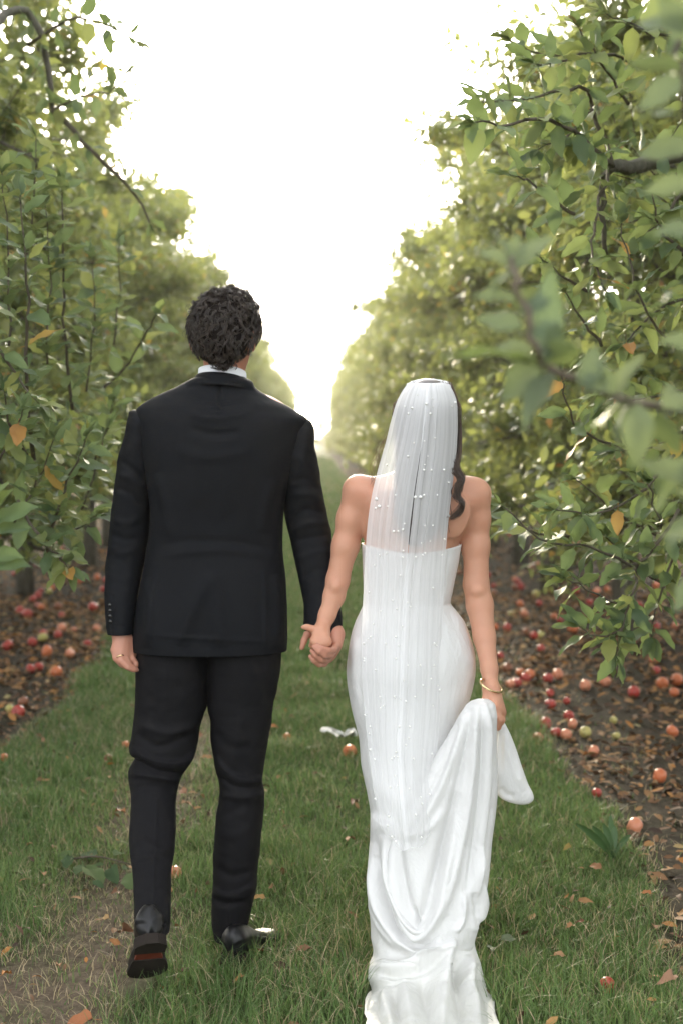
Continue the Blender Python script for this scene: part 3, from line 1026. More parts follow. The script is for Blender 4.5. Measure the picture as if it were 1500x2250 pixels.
GA = 'windfall apples lying on the ground'
NAMED = [  # bottom-contact pixel, pixel width, kind, label
    (1448, 1712, 34, 'orange', 'large red and yellow apple alone on bare soil near the right edge, calyx showing'),
    (1393, 1822, 40, 'pink', 'pale orange apple half sunk in grass where the lawn meets the soil at right'),
    (1333, 2163, 38, 'red', 'red apple with a dark rotten hole in the grass at lower right'),
    (1197, 1595, 28, 'red', 'deep red apple at the left of the cluster beside the lifted hem'),
    (1248, 1577, 24, 'red', 'dark red apple topping the cluster right of the lifted hem'),
    (1220, 1613, 25, 'red', 'rosy apple low in the cluster, just right of the deep red one'),
    (1257, 1596, 24, 'pink', 'peach coloured apple in the middle of the cluster right of the hem'),
    (1243, 1618, 26, 'pink', 'pale salmon apple touching two others at the front of the cluster'),
    (1285, 1614, 27, 'yellow', 'creamy yellow apple with open calyx at the right of the cluster'),
    (1303, 1655, 27, 'pink', 'pink apple with a notch lying alone below the cluster'),
    (1476, 1612, 28, 'orange', 'red orange apple on dark soil close to the right edge'),
    (1181, 1622, 24, 'pink', 'flattened pale red apple at the edge of the grass below the cluster'),
    (1310, 1745, 19, 'red', 'small red apple standing in the grass edge left of the lone large one'),
    (1353, 1618, 17, 'yellow', 'small green apple on dark soil right of the cluster'),
    (1347, 1584, 15, 'yellow', 'smaller green apple just above the other green one'),
    (1208, 1552, 25, 'red', 'dark rosy apple above the cluster at right of the hand'),
    (1244, 1543, 17, 'red', 'small crimson apple above and right of the cluster'),
    (1207, 1528, 19, 'red', 'dull red apple below the row of four touching ones'),
    (1120, 1508, 22, 'pink', 'leftmost pinkish apple of the touching heap right of the wrist'),
    (1134, 1505, 24, 'red', 'red apple second from the left in the touching heap right of the wrist'),
    (1153, 1493, 24, 'red', 'red apple in the middle of the touching heap right of the wrist'),
    (1163, 1486, 23, 'orange', 'orange red apple at the upper right of the touching heap'),
    (1142, 1480, 20, 'orange', 'orange apple at the top of the touching heap'),
    (1203, 1494, 24, 'red', 'crimson apple alone to the right of the touching heap'),
    (1113, 1471, 24, 'brown', 'dark brownish red apple above the touching heap'),
    (1283, 1508, 20, 'brown', 'brown orange apple under the hanging round leaf'),
    (1440, 1478, 22, 'red', 'red apple in front of the dark foliage at right edge'),
    (1454, 1508, 28, 'orange', 'split orange apple in the group by the right edge'),
    (1485, 1500, 30, 'orange', 'large orange red apple of the group by the right edge'),
    (1480, 1526, 22, 'orange', 'orange apple just under the group by the right edge'),
    (768, 1660, 33, 'orange', 'striped red and green apple in the grass beside the white dress'),
    (631, 1620, 18, 'orange', 'small orange apple in the grass between the couple'),
    (385, 1918, 30, 'pink', 'pink apple peeking out behind the calf of the man'),
    (277, 1638, 16, 'orange', 'small orange apple in grass left of the knee of the man'),
    (240, 1672, 22, 'brown', 'faded orange apple in grass left of the knee of the man'),
    (10, 1668, 18, 'orange', 'orange apple in grass near the left edge'),
    (41, 1572, 30, 'red', 'pinkish red apple on the soil at the left edge, lowest of a trio'),
    (22, 1562, 20, 'yellow', 'yellow orange apple touching the pinkish red one at the left edge'),
    (52, 1545, 24, 'brown', 'brown apple behind the trio at the left edge'),
    (125, 1484, 27, 'orange', 'orange red apple at the border of soil and grass left of the man'),
    (68, 1474, 22, 'red', 'left one of the touching pair of red apples left of the man'),
    (86, 1470, 21, 'red', 'right one of the touching pair of red apples left of the man'),
    (104, 1438, 30, 'orange', 'wide orange apple in the middle of the soil left of the man'),
    (155, 1440, 22, 'pink', 'pink apple right of the wide orange one'),
    (18, 1424, 26, 'red', 'bright red apple near the left edge under the leaves'),
    (193, 1420, 18, 'red', 'crimson apple at the grass border left of the hanging hand'),
    (128, 1398, 19, 'red', 'red apple of the upper scatter above the wide orange one'),
    (96, 1396, 19, 'red', 'round red apple left of a similar one in the upper scatter'),
    (213, 1382, 17, 'pink', 'pink apple on the grass tongue left of the cuff'),
    (163, 1386, 15, 'pink', 'pale apple on the grass tongue further from the cuff'),
    (205, 1340, 23, 'red', 'red apple left of the sleeve, beyond the grass tongue'),
    (62, 1355, 24, 'red', 'red apple below the thick pale trunk'),
    (45, 1345, 19, 'red', 'red apple tucked behind another below the thick pale trunk'),
    (1172, 1400, 20, 'red', 'dark pink apple on the soil beyond the elbow of the bride'),
    (1187, 1428, 20, 'red', 'red apple on soil right of the forearm of the bride'),
    (1113, 1383, 20, 'red', 'orange red apple just right of the elbow of the bride'),
    (1098, 1442, 18, 'red', 'red apple touching the outline of the forearm'),
    (1255, 1385, 22, 'orange', 'orange apple half behind the hanging leaves'),
    (1275, 1372, 22, 'orange', 'orange apple deeper behind the hanging leaves'),
]
rs_ap = np.random.RandomState(12)
for px, py, wd, kind, lab in NAMED:
    g = GR(px, py)
    d = g[1]
    r = min(max(wd / F * d / 2, .020), .042)
    apple(g[0], g[1], r, kind, lab, GA, True, None, rs_ap)
kinds = ['red'] * 6 + ['orange'] * 4 + ['pink'] * 2 + ['brown'] * 2 + ['yellow']
CW = {'red': 'red', 'orange': 'orange red', 'pink': 'pinkish', 'brown': 'brown rotting', 'yellow': 'yellow green'}
GLAB = {-1: 'red apple among many scattered on leafy soil under the trees left of the man',
        1: 'red apple among many scattered on leafy soil under the trees right of the bride'}
cnt = 0
clumps = [(rs_ap.uniform(-4.6, -1.75), rs_ap.uniform(8.2, 22)) for _ in range(62)] + [(rs_ap.uniform(1.35, 5), rs_ap.uniform(7.4, 20)) for _ in range(62)]
for cx, cyy in clumps:
    for _ in range(rs_ap.randint(1, 6)):
        x, y = cx + rs_ap.normal(0, .22), cyy + rs_ap.normal(0, .35)
        q = PX(np.array([x, y, 0]))
        if not (-20 < q[0] < 1520) or abs(x + .15) < 1.35 or cnt > 230: continue
        if grassy(np.array([x]), np.array([y]))[0] > .5: continue
        side = -1 if x < 0 else 1
        kd = kinds[rs_ap.randint(len(kinds))]
        zone = 'near' if y < 11 else ('middle' if y < 15 else 'far')
        lab = '%s apple scattered on the %s soil under the trees %s' % (CW[kd], {'near': 'nearer leafy', 'middle': 'shaded leafy', 'far': 'distant blurred'}[zone],
                                                                      'left of the man' if side < 0 else 'right of the bride')
        apple(x, y, rs_ap.uniform(.027, .039), kd, lab, '%s apples on the %s soil %s' % (CW[kd], zone, 'on the left' if side < 0 else 'on the right'), False, None, rs_ap)
        cnt += 1

# single fallen leaves that stand out
FL = [(583, 1978, 26, (.42, .26, .09), 'yellow leaf curled in the grass right of the legs of the man'),
      (1270, 1985, 26, (.36, .20, .08), 'tan brown leaf standing up in the grass right of the dress'),
      (1244, 2043, 28, (.40, .20, .08), 'orange tan curled leaf on the grass below the standing leaf'),
      (1215, 2105, 30, (.42, .24, .12), 'pale peach crumpled leaf low in the grass right of the train'),
      (1252, 1862, 24, (.36, .27, .07), 'mustard yellow leaf in the grass beneath the lifted hem'),
      (1100, 2070, 34, (.10, .16, .09), 'grey green leaf lying against the edge of the train'),
      (1078, 2098, 34, (.12, .18, .11), 'second grey green leaf, lowest beside the train'),
      (1283, 2030, 20, (.20, .09, .05), 'dark brown leaf right of the orange tan curled one'),
      (1430, 1968, 22, (.45, .17, .06), 'rust orange leaf in the grass by the soil edge at right'),
      (1320, 1915, 30, (.34, .17, .08), 'light brown leaf lying flat in the grass at right'),
      (650, 2095, 34, (.22, .11, .06), 'brown leaf standing between the shoes and the train'),
      (535, 2150, 24, (.36, .19, .06), 'orange leaf fragment near the bottom middle in the grass'),
      (240, 2024, 30, (.45, .29, .12), 'light orange leaf on the bare track left of the shoe'),
      (268, 2052, 44, (.24, .11, .06), 'large brown curled leaf just left of the raised shoe'),
      (265, 2082, 26, (.36, .16, .05), 'amber leaf under the large brown curled one'),
      (130, 2130, 32, (.32, .16, .07), 'pointed tan leaf on the bare patch at lower left'),
      (6, 2148, 34, (.52, .20, .03), 'bright orange leaf at the left edge near the bottom'),
      (205, 2246, 60, (.36, .13, .05), 'rusty long leaf at the bottom edge'),
      (260, 1965, 28, (.24, .12, .07), 'brown leaf on the bare track above the light orange one'),
      (275, 1790, 34, (.40, .17, .07), 'orange brown leaf left of the calf of the man'),
      (410, 1748, 36, (.32, .16, .09), 'brown leaf seen between the knees of the man'),
      (400, 1768, 30, (.42, .25, .13), 'pale peach leaf between the knees of the man'),
      (445, 1668, 24, (.42, .22, .10), 'leaf seen between the thighs of the man on the worn track'),
      (678, 1502, 18, (.42, .28, .14), 'pale tan leaf on the grass below the joined hands'),
      (446, 1617, 30, (.30, .15, .09), 'dull pink brown leaf high between the legs of the man'),
      (762, 1852, 30, (.38, .20, .10), 'light brown leaf left of the dress hem in the grass'),
      (785, 1765, 34, (.20, .10, .06), 'dark brown leaf heap edge touching the dress'),
      (590, 1600, 20, (.45, .18, .06), 'orange leaf right of the thigh of the man'),
      (1300, 1722, 24, (.40, .22, .08), 'yellow brown leaf cluster tip at the soil edge'),
      (1480, 2150, 44, (.36, .20, .12), 'dry peach leaf at the right edge near the bottom')]
FLM = [fine_leaf_mesh('fallen_leaf', 60 + i, M_FALLEN, 2.6) for i in range(4)]
rs = np.random.RandomState(3)
for i, (px, py, wd, c, lab) in enumerate(FL):
    g = GR(px, py, .03); ln = wd / F * g[1] * 1.1
    a = rs.uniform(0, 6.28)
    o = put_leaf(g + np.array([0, 0, .008]), (math.cos(a), math.sin(a), rs.uniform(-.1, .5)), (rs.normal(0, .5), -.6, 1), ln, None, 'fallen_leaf', FLM[i % 4], rs)
    o.color = (*c, 1)
    tag(o, lab, 'leaf', 'single fallen leaves on the grass and track')

# a broken twig with fresh leaves on the track, left of the man
tw = tag(empty('broken_twig', tuple(GR(215, 1915))), 'broken apple twig with green leaves lying on the track left of the man', 'twig')
b = GR(140, 1890, .02); e = GR(290, 1900, .03)
v, q = tube(path([b - np.array(tw.location), (b + e) / 2 - np.array(tw.location) + np.array([0, 0, .02]), e - np.array(tw.location)], 8), np.linspace(.004, .002, 8), 6)
obj('stem', mk_mesh('stem', v, q, [M_TWIG]), tw)
for (a_, b_) in [((190, 1905), (245, 1945)), ((245, 1905), (255, 1950)), ((205, 1935), (240, 1955)), ((280, 1920), (292, 1962)), ((250, 1880), (285, 1860)), ((150, 1880), (145, 1915)),
                 ((160, 1880), (110, 1870)), ((200, 1885), (175, 1850)), ((270, 1910), (300, 1900)), ((230, 1900), (190, 1900)), ((180, 1900), (160, 1925))]:
    p0 = GR(*a_, .035); p1 = GR(*b_, .02 + rs.uniform(0, .03)); d = p1 - p0
    put_leaf(p0, d, (rs.normal(0, .3), -.5, .9), np.linalg.norm(d) * .66, tw, mesh=CUT_MESHES[rs.randint(3)], rs=rs)

# plantain weed with broad blades at the soil edge
M_WEED = mat_simple('weed_leaf', (.055, .11, .035), .5)
wp = tag(empty('plantain_weed', tuple(GR(1345, 1885))), 'broad bladed weed growing at the grass edge below the pale orange apple', 'weed')
_rs = np.random.RandomState(9)
for i, (tx, ty) in enumerate([(1265, 1810), (1300, 1815), (1325, 1810), (1350, 1815), (1385, 1835), (1240, 1870), (1395, 1870), (1340, 1790)]):
    p0 = np.array(wp.location); p1 = W(tx, ty, p0[1] - .05 + .03 * i)
    L = np.linalg.norm(p1 - p0)
    ts = np.linspace(0, 1, 7)
    c = p0 + (p1 - p0) * ts[:, None] + np.array([0, 0, .05]) * (ts * (1 - ts))[:, None]
    sd_ = np.cross(p1 - p0, [0, 1, .3]); sd_ /= np.linalg.norm(sd_)
    w_ = .013 * np.sin(np.pi * np.clip(ts, .05, .97)) ** .7
    V = np.concatenate([c - sd_ * w_[:, None], c + np.array([0, .004, 0]), c + sd_ * w_[:, None]]) - p0
    Q = [(a, a + 7, a + 8, a + 1) for a in range(6)] + [(a + 7, a + 14, a + 15, a + 8) for a in range(6)]
    obj('blade', mk_mesh('blade', V, [Q], [M_WEED]), wp)

# scrap of white paper in the grass behind the dress
rs = np.random.RandomState(4)
g0 = GR(705, 1612, .03); g1 = GR(785, 1622, .03)
n_ = 12
u, v_ = np.meshgrid(np.linspace(0, 1, n_), np.linspace(-.5, .5, 6))
Pq = g0 + (g1 - g0) * u[..., None] + np.array([0, .09, 0]) * v_[..., None] * (1 - .5 * np.abs(2 * u - 1) ** 3)[..., None]
Pq[..., 2] += .012 * np.sin(u * 9) + .010 * np.cos(v_ * 7 + u * 5) + .004 + rs.uniform(0, .022, u.shape)
Pq[..., 1] += rs.uniform(-.02, .02, u.shape)
i = np.arange(5)[:, None] * n_ + np.arange(n_ - 1)[None]
pc = Pq.reshape(-1, 3).mean(0)
me = mk_mesh('paper_scrap', Pq.reshape(-1, 3) - pc, [np.stack([i, i + 1, i + n_ + 1, i + n_], -1).reshape(-1, 4)], [mat_simple('white_paper', (.62, .61, .58), .8)])
tag(obj('paper_scrap', me, None, pc), 'crumpled white scrap of paper in the grass between the couple', 'paper')
# ------------------------------------------------------------------ smooth body surfaces from distance fields
import openvdb


class Field:
    def __init__(s, lo, hi, h):
        s.lo = np.array(lo, float); s.h = h
        s.n = np.ceil((np.array(hi) - s.lo) / h).astype(int) + 1
        s.D = np.full(s.n, .06, np.float32)

    def _box(s, lo, hi):
        a = np.clip(np.floor((np.array(lo) - s.lo) / s.h).astype(int), 0, s.n - 1)
        b = np.clip(np.ceil((np.array(hi) - s.lo) / s.h).astype(int) + 1, 1, s.n)
        g = [s.lo[i] + s.h * np.arange(a[i], b[i]) for i in range(3)]
        return tuple(slice(a[i], b[i]) for i in range(3)), np.meshgrid(*g, indexing='ij')

    def blend(s, sl, d, k, sub=False):
        A = s.D[sl]
        if sub:
            h = np.maximum(k - np.abs(-d - A), 0) / k
            s.D[sl] = np.maximum(A, -d) + h * h * k * .25
        else:
            h = np.maximum(k - np.abs(A - d), 0) / k
            s.D[sl] = np.minimum(A, d) - h * h * k * .25

    def cone(s, a, b, ra, rb, k=.01, squash=None, sub=False):
        """Tapered capsule; squash=(unit direction, factor) flattens the section along a direction."""
        a = np.array(a, float); b = np.array(b, float)
        m = max(ra, rb) * 1.3 + .02 + k
        sl, (X, Y, Z) = s._box(np.minimum(a, b) - m, np.maximum(a, b) + m)
        P = np.stack([X, Y, Z], -1) - a
        ab = b - a
        t = np.clip((P @ ab) / (ab @ ab), 0, 1)
        Q = P - t[..., None] * ab
        if squash is not None:
            u = np.array(squash[0], float); u /= np.linalg.norm(u)
            c = (Q @ u)[..., None] * u
            Q = Q + c * (1 / squash[1] - 1)
        d = np.linalg.norm(Q, axis=-1) - (ra + (rb - ra) * t)
        s.blend(sl, d, k, sub)

    def chain(s, pts, radii, k=.008, squash=None):
        for i in range(len(pts) - 1):
            s.cone(pts[i], pts[i + 1], radii[i], radii[i + 1], k, squash)

    def ell(s, c, r, k=.01, rz=0.0, rx=0.0, sub=False):
        c = np.array(c, float); r = np.array(r, float); m = r.max() + .02 + k
        sl, (X, Y, Z) = s._box(c - m, c + m)
        P = np.stack([X, Y, Z], -1) - c
        M = np.array(Matrix.Rotation(rz, 3, 'Z') @ Matrix.Rotation(rx, 3, 'X'))
        P = P @ M
        q = np.linalg.norm(P / r, axis=-1); q2 = np.linalg.norm(P / (r * r), axis=-1) + 1e-9
        s.blend(sl, q * (q - 1) / q2, k, sub)

    def stack(s, rows, k=.02):
        """rows: (z, cx, cy, half width, half depth)."""
        rows = np.array(sorted(rows), float)
        lo = [(rows[:, 1] - rows[:, 3]).min() - .04, (rows[:, 2] - rows[:, 4]).min() - .04, rows[0, 0] - .01]
        hi = [(rows[:, 1] + rows[:, 3]).max() + .04, (rows[:, 2] + rows[:, 4]).max() + .04, rows[-1, 0] + .01]
        sl, (X, Y, Z) = s._box(lo, hi)
        z = Z[0, 0]
        C = cspline(z, rows[:, 0], rows[:, 1:])
        qx = (X - C[:, 0]) / C[:, 2]; qy = (Y - C[:, 1]) / C[:, 3]
        e = 2.35
        q = (np.abs(qx) ** e + np.abs(qy) ** e) ** (1 / e)
        d = (q - 1) * np.minimum(C[:, 2], C[:, 3])
        d = np.maximum(d, np.maximum(rows[0, 0] - Z, Z - rows[-1, 0]))
        s.blend(sl, d, k)

    def mesh(s, name, mats, origin, smooth_it=2):
        D = np.clip(s.D, -4 * s.h, 4 * s.h)
        g = openvdb.FloatGrid(4 * s.h)
        g.copyFromArray(D.astype(np.float32))
        pts, tris, quads = g.convertToPolygons(0.0, 0.0)
        V = pts * s.h + s.lo
        quads = np.asarray(quads)[:, ::-1].astype(np.int64) if len(quads) else np.zeros((0, 4), int)
        tris = np.asarray(tris)[:, ::-1].astype(np.int64) if len(tris) else np.zeros((0, 3), int)
        e = [quads[:, [0, 1]], quads[:, [1, 2]], quads[:, [2, 3]], quads[:, [3, 0]]]
        if len(tris): e += [tris[:, [0, 1]], tris[:, [1, 2]], tris[:, [2, 0]]]
        e = np.concatenate(e)
        for _ in range(smooth_it):
            S = np.zeros_like(V); c = np.zeros(len(V))
            for a in range(3):
                S[:, a] = np.bincount(e[:, 0], V[e[:, 1], a], len(V)) + np.bincount(e[:, 1], V[e[:, 0], a], len(V))
            c = np.bincount(e[:, 0], minlength=len(V)) + np.bincount(e[:, 1], minlength=len(V))
            V = V * .5 + .5 * S / np.maximum(c, 1)[:, None]
        me = mk_mesh(name, V - origin, [quads, tris], mats, True)
        # outward winding check
        p0 = me.polygons[0]
        return me


# ------------------------------------------------------------------ lofts described in the photograph's frame, sculpted with strokes
def loft(rows, nrow, seg, expo=2.3, spacing=None):
    """rows: (py, pxL, pxR, Y, half depth[, tilt degrees]) -> grid (nrow, seg, 3). Angle 0 is image right, 90 away, 270 towards the camera."""
    rows = np.array([tuple(r) + (0,) * (6 - len(r)) for r in rows], float)
    t = np.arange(len(rows), dtype=float)
    tt = cspline(np.linspace(0, 1, nrow), np.linspace(0, 1, len(t)), t) if spacing is None else spacing
    # resample evenly in py
    py = np.interp(np.linspace(0, 1, nrow), np.linspace(0, 1, nrow), np.linspace(0, len(t) - 1, nrow))
    cum = np.concatenate([[0], np.cumsum(np.abs(np.diff(rows[:, 0])) + 4)])
    s = np.linspace(0, cum[-1], nrow)
    Rr = cspline(s, cum, rows)
    Lw = W(Rr[:, 1], Rr[:, 0], Rr[:, 3]); Rw = W(Rr[:, 2], Rr[:, 0], Rr[:, 3])
    C = (Lw + Rw) / 2; H = (Rw - Lw) / 2
    al = np.radians(Rr[:, 5]); dep = np.abs(Rr[:, 4])
    th = np.arange(seg) * 2 * math.pi / seg + math.pi / seg
    c, sn = np.cos(th), np.sin(th)
    p = 2 / expo
    cx = np.sign(c) * np.abs(c) ** p; sx = np.sign(sn) * np.abs(sn) ** p
    Dv = np.stack([np.zeros(nrow), np.cos(al), -np.sin(al)], -1) * dep[:, None]
    G = C[:, None] + cx[None, :, None] * H[:, None] + sx[None, :, None] * Dv[:, None]
    return G


def grid_normals(G, closed=True):
    if closed:
        du = np.roll(G, -1, 1) - np.roll(G, 1, 1)
    else:
        du = np.gradient(G, axis=1)
    dv = np.gradient(G, axis=0)
    N = np.cross(dv, du)
    N /= np.linalg.norm(N, axis=-1)[..., None] + 1e-12
    c = G.mean(1, keepdims=True)
    if closed and ((G - c) * N).sum() < 0: N = -N
    return N


def stroke_field(G, strokes, N=None):
    """Height field of drape strokes, evaluated on the camera-facing side of a surface."""
    q = PX(G)
    h = np.zeros(q.shape[:-1])
    for st in strokes:
        pts, amp, w = st[0], st[1], st[2]
        mode = st[3] if len(st) > 3 else 'ridge'
        P = path(np.array(pts, float), max(8, len(pts) * 5))
        best = np.full(h.shape, 1e9); sg = np.zeros(h.shape); along = np.zeros(h.shape)
        lo = P.min(0) - 6 * w; hi = P.max(0) + 6 * w
        m = (q[..., 0] > lo[0]) & (q[..., 0] < hi[0]) & (q[..., 1] > lo[1]) & (q[..., 1] < hi[1])
        if not m.any(): continue
        qq = q[m]; b = np.full(len(qq), 1e9); s_ = np.zeros(len(qq)); al = np.zeros(len(qq))
        for i in range(len(P) - 1):
            a, ab = P[i], P[i + 1] - P[i]
            t = np.clip(((qq - a) @ ab) / (ab @ ab + 1e-9), 0, 1)
            d = qq - a - t[:, None] * ab
            dd = np.hypot(d[:, 0], d[:, 1])
            cr = ab[0] * d[:, 1] - ab[1] * d[:, 0]
            k = dd < b
            b[k] = dd[k]; s_[k] = np.sign(cr[k]); al[k] = (i + t[k]) / (len(P) - 1)
        taper = np.clip(np.minimum(al, 1 - al) / .18, 0, 1) ** .7 if mode != 'seam' else 1
        if mode == 'ridge' or mode == 'seam':
            v = np.exp(-(b / w) ** 2)
        else:   # fold: soft on one side of the line, steep on the other
            v = np.where(s_ > 0, np.exp(-(b / (w * 2.6)) ** 2), np.exp(-(b / (w * .55)) ** 2))
        h[m] += amp * v * taper
    if N is not None:
        h = h * np.clip(-N[..., 1] * 2.2 + .15, 0, 1)
    return h


def grid_mesh(acc, G, closed=True, cap0=False, cap1=False, **attrs):
    nr, ns = G.shape[:2]
    V = G.reshape(-1, 3)
    i = np.arange(nr - 1)[:, None] * ns
    if closed:
        j = np.arange(ns)[None]; j2 = (j + 1) % ns
    else:
        j = np.arange(ns - 1)[None]; j2 = j + 1
    Q = np.stack([i + j, i + ns + j, i + ns + j2, i + j2], -1).reshape(-1, 4)
    polys = [Q]
    extra = []
    tr = []
    if cap0:
        extra.append(G[0].mean(0)); k = len(V) + len(extra) - 1
        jj = np.arange(ns); tr.append(np.stack([jj, (jj + 1) % ns, np.full(ns, k)], -1))
    if cap1:
        extra.append(G[-1].mean(0)); k = len(V) + len(extra) - 1
        jj = np.arange(ns) ; tr.append(np.stack([(nr - 1) * ns + (jj + 1) % ns, (nr - 1) * ns + jj, np.full(ns, k)], -1))
    if extra:
        V = np.concatenate([V, np.array(extra)]); polys.append(np.concatenate(tr))
    acc.add(V, polys, **attrs)


def cloth_noise(G, amp, scale, stretch=(1, 1, 1), seed=0):
    P = G * np.array(stretch)
    return amp * (vnoise(P, scale, seed) + .5 * vnoise(P, scale * 2.1, seed + 1))


# ------------------------------------------------------------------ people materials
def mat_strands(name, lo, mid, hi):
    n = NT(name)
    col = n.ramp(n.attr('rnd').outputs['Fac'], [(0, lo), (.6, mid), (1, hi)])
    return n.done(n.bsdf(col, .38, .55))


def mat_skin(name, base, red):
    n = NT(name)
    oc = n.n('ShaderNodeTexCoord').outputs['Object']
    a = n.noise(9, 4, .55, oc); f = n.noise(240, 3, .6, oc)
    col = n.mix(n.math('MULTIPLY', a.outputs['Fac'], .7), base, red)
    col = n.mix(n.math('MULTIPLY', f.outputs['Fac'], .18), col, (.22, .10, .06))
    p = n.bsdf(col, .48, .4, n.bump(f.outputs['Fac'], .12, .002))
    p.inputs['Subsurface Weight'].default_value = .22
    p.inputs['Subsurface Radius'].default_value = (1.0, .35, .2)
    p.inputs['Subsurface Scale'].default_value = .012
    return n.done(p)


M_SKIN_M = mat_skin('skin_of_man', (.46, .235, .155), (.50, .20, .14))
M_SKIN_W = mat_skin('skin_of_bride', (.56, .305, .195), (.58, .255, .165))


def mat_wool(name, c1, c2, rough=.75):
    n = NT(name)
    oc = n.n('ShaderNodeTexCoord').outputs['Object']
    wv = n.n('ShaderNodeTexWave'); wv.inputs['Scale'].default_value = 420; wv.bands_direction = 'DIAGONAL'; n.l(oc, wv.inputs['Vector'])
    nz = n.noise(700, 2, .5, oc); big = n.noise(6, 4, .5, oc)
    col = n.mix(big.outputs['Fac'], c1, c2)
    p = n.bsdf(col, rough, .15, n.bump(nz.outputs['Fac'], .25, .0015))
    return n.done(p)


M_JACKET = mat_wool('black_wool_jacket', (.0042, .0046, .006), (.0062, .007, .009))
M_TROUSER = mat_wool('black_wool_trousers', (.0048, .0048, .006), (.0075, .007, .008))
M_SHIRT = mat_simple('white_cotton', (.80, .81, .84), .8)
M_HAIR_M = mat_strands('dark_curly_hair', (.010, .007, .006), (.036, .024, .018), (.13, .095, .075))
M_HAIR_W = mat_strands('brown_hair', (.028, .017, .012), (.070, .042, .028), (.20, .125, .08))
M_HAIR_L = mat_simple('light_brown_flyaway_hair', (.16, .09, .05), .45, .5)
M_LEATHER = mat_simple('black_polished_leather', (.007, .007, .008), .36, .35)
M_SOLE = mat_simple('worn_dark_sole', (.022, .017, .014), .9, .2)
M_RED = mat_simple('rust_red_sole_waist', (.12, .028, .014), .7, .2)
M_GOLD = mat_simple('pale_gold', (.80, .60, .33), .18, .5, Metallic=1.0)
M_BUTTON = mat_simple('black_button', (.01, .01, .01), .2, .6)


def mat_satin():
    n = NT('white_satin')
    oc = n.n('ShaderNodeTexCoord').outputs['Object']
    nz = n.noise(500, 2, .5, oc); mp = n.n('ShaderNodeMapping'); mp.inputs['Scale'].default_value = (1, 1, .45); n.l(oc, mp.inputs['Vector'])
    b = n.noise(16, 5, .6, mp.outputs[0], .8)
    sp = n.n('ShaderNodeSeparateXYZ'); n.l(oc, sp.inputs[0])
    low = n.math('SUBTRACT', 1.0, n.math('MULTIPLY', sp.outputs[2], 7.0), True)      # grass stain along the ground
    dirt = n.math('MULTIPLY', n.math('MULTIPLY', low, b.outputs['Fac']), .7)
    p = n.bsdf(n.mix(dirt, (.655, .652, .64), (.42, .42, .32)), .42, .35, n.bump(b.outputs['Fac'], .42, .02, n.bump(nz.outputs['Fac'], .08, .001)))
    p.inputs['Sheen Weight'].default_value = .15
    return n.done(p)


M_SATIN = mat_satin()


def mat_tulle():
    n = NT('white_tulle')
    st = n.attr('streak').outputs['Fac']
    d = n.n('ShaderNodeBsdfDiffuse'); d.inputs['Color'].default_value = (.97, .97, .97, 1)
    t = n.n('ShaderNodeBsdfTranslucent'); t.inputs['Color'].default_value = (.90, .91, .93, 1)
    m1 = n.n('ShaderNodeMixShader'); m1.inputs[0].default_value = .30
    n.l(d.outputs[0], m1.inputs[1]); n.l(t.outputs[0], m1.inputs[2])
    tr = n.n('ShaderNodeBsdfTransparent')
    m2 = n.n('ShaderNodeMixShader')
    n.l(st, m2.inputs[0]); n.l(tr.outputs[0], m2.inputs[1]); n.l(m1.outputs[0], m2.inputs[2])
    return n.done(m2)


M_TULLE = mat_tulle()
M_PEARL = mat_simple('pearl', (.86, .85, .82), .18, .7)

# ------------------------------------------------------------------ the man
MB = W(445, 2120, 3.9); MB[2] = 0
man = tag(empty('person', tuple(MB)), 'man in black suit seen from behind, dark curly hair, holding the hand of the bride', 'person')
O = MB


def wp(px, py, Y): return W(px, py, Y)


f = Field((MB[0] - .42, 3.42, -.02), (MB[0] + .52, 4.22, 1.90), .0041)
YM = 3.95
HC = wp(492, 722, YM - .005)
turn = R(-16)
fw = np.array([math.sin(-turn), math.cos(turn), 0.]); sw = np.array([math.cos(turn), -math.sin(-turn), 0.])
f.ell(HC + [0, 0, .006], (.077, .095, .090), .01, turn)
f.ell(HC + fw * .030 + [0, 0, -.062], (.060, .070, .072), .03, turn)        # jaw and cheeks
f.cone(HC + fw * .030 + [0, 0, -.105], HC + fw * .062 + [0, 0, -.112], .026, .020, .02)   # chin
f.cone(HC + fw * .088 + [0, 0, -.012], HC + fw * .112 + [0, 0, -.042], .009, .014, .012)   # nose
for s in (-1, 1):
    f.ell(HC + fw * .096 + sw * s * .031 + [0, 0, -.004], (.016, .010, .010), .008, turn, sub=True)
    f.ell(HC + fw * .080 + sw * s * .031 + [0, 0, -.006], (.0125, .0125, .0125), .003, turn)     # eyeball
    ec = HC - fw * .004 + sw * s * .085 + [0, 0, -.035]
    f.ell(ec, (.010, .019, .031), .006, turn + s * R(22))
    f.ell(ec + sw * s * .009 + fw * .004, (.006, .010, .019), .004, turn + s * R(22), sub=True)
    f.cone(HC + sw * s * .020 + fw * .093 + [0, 0, .012], HC + sw * s * .045 + fw * .083 + [0, 0, .014], .006, .005, .008)  # brow
f.cone(HC + fw * .092 - sw * .020 + [0, 0, -.075], HC + fw * .092 + sw * .020 + [0, 0, -.075], .007, .007, .006)   # lips
f.cone(HC + fw * .101 - sw * .020 + [0, 0, -.0755], HC + fw * .101 + sw * .020 + [0, 0, -.0755], .002, .002, .002, sub=True)
f.cone(HC + [0, .012, -.05], wp(491, 862, YM + .02), .054, .056, .02)
NK = wp(487, 870, YM)
f.stack([(wp(487, y, YM)[2], wp((a + b) / 2, y, YM)[0], YM, (b - a) / 2 / F * YM - .016, d) for y, a, b, d in
         [(850, 420, 555, .05), (880, 350, 625, .07), (920, 320, 660, .09), (1000, 325, 655, .105), (1100, 345, 620, .105), (1200, 345, 610, .095),
          (1300, 335, 620, .105), (1380, 330, 608, .095), (1400, 340, 600, .07)]], .04)
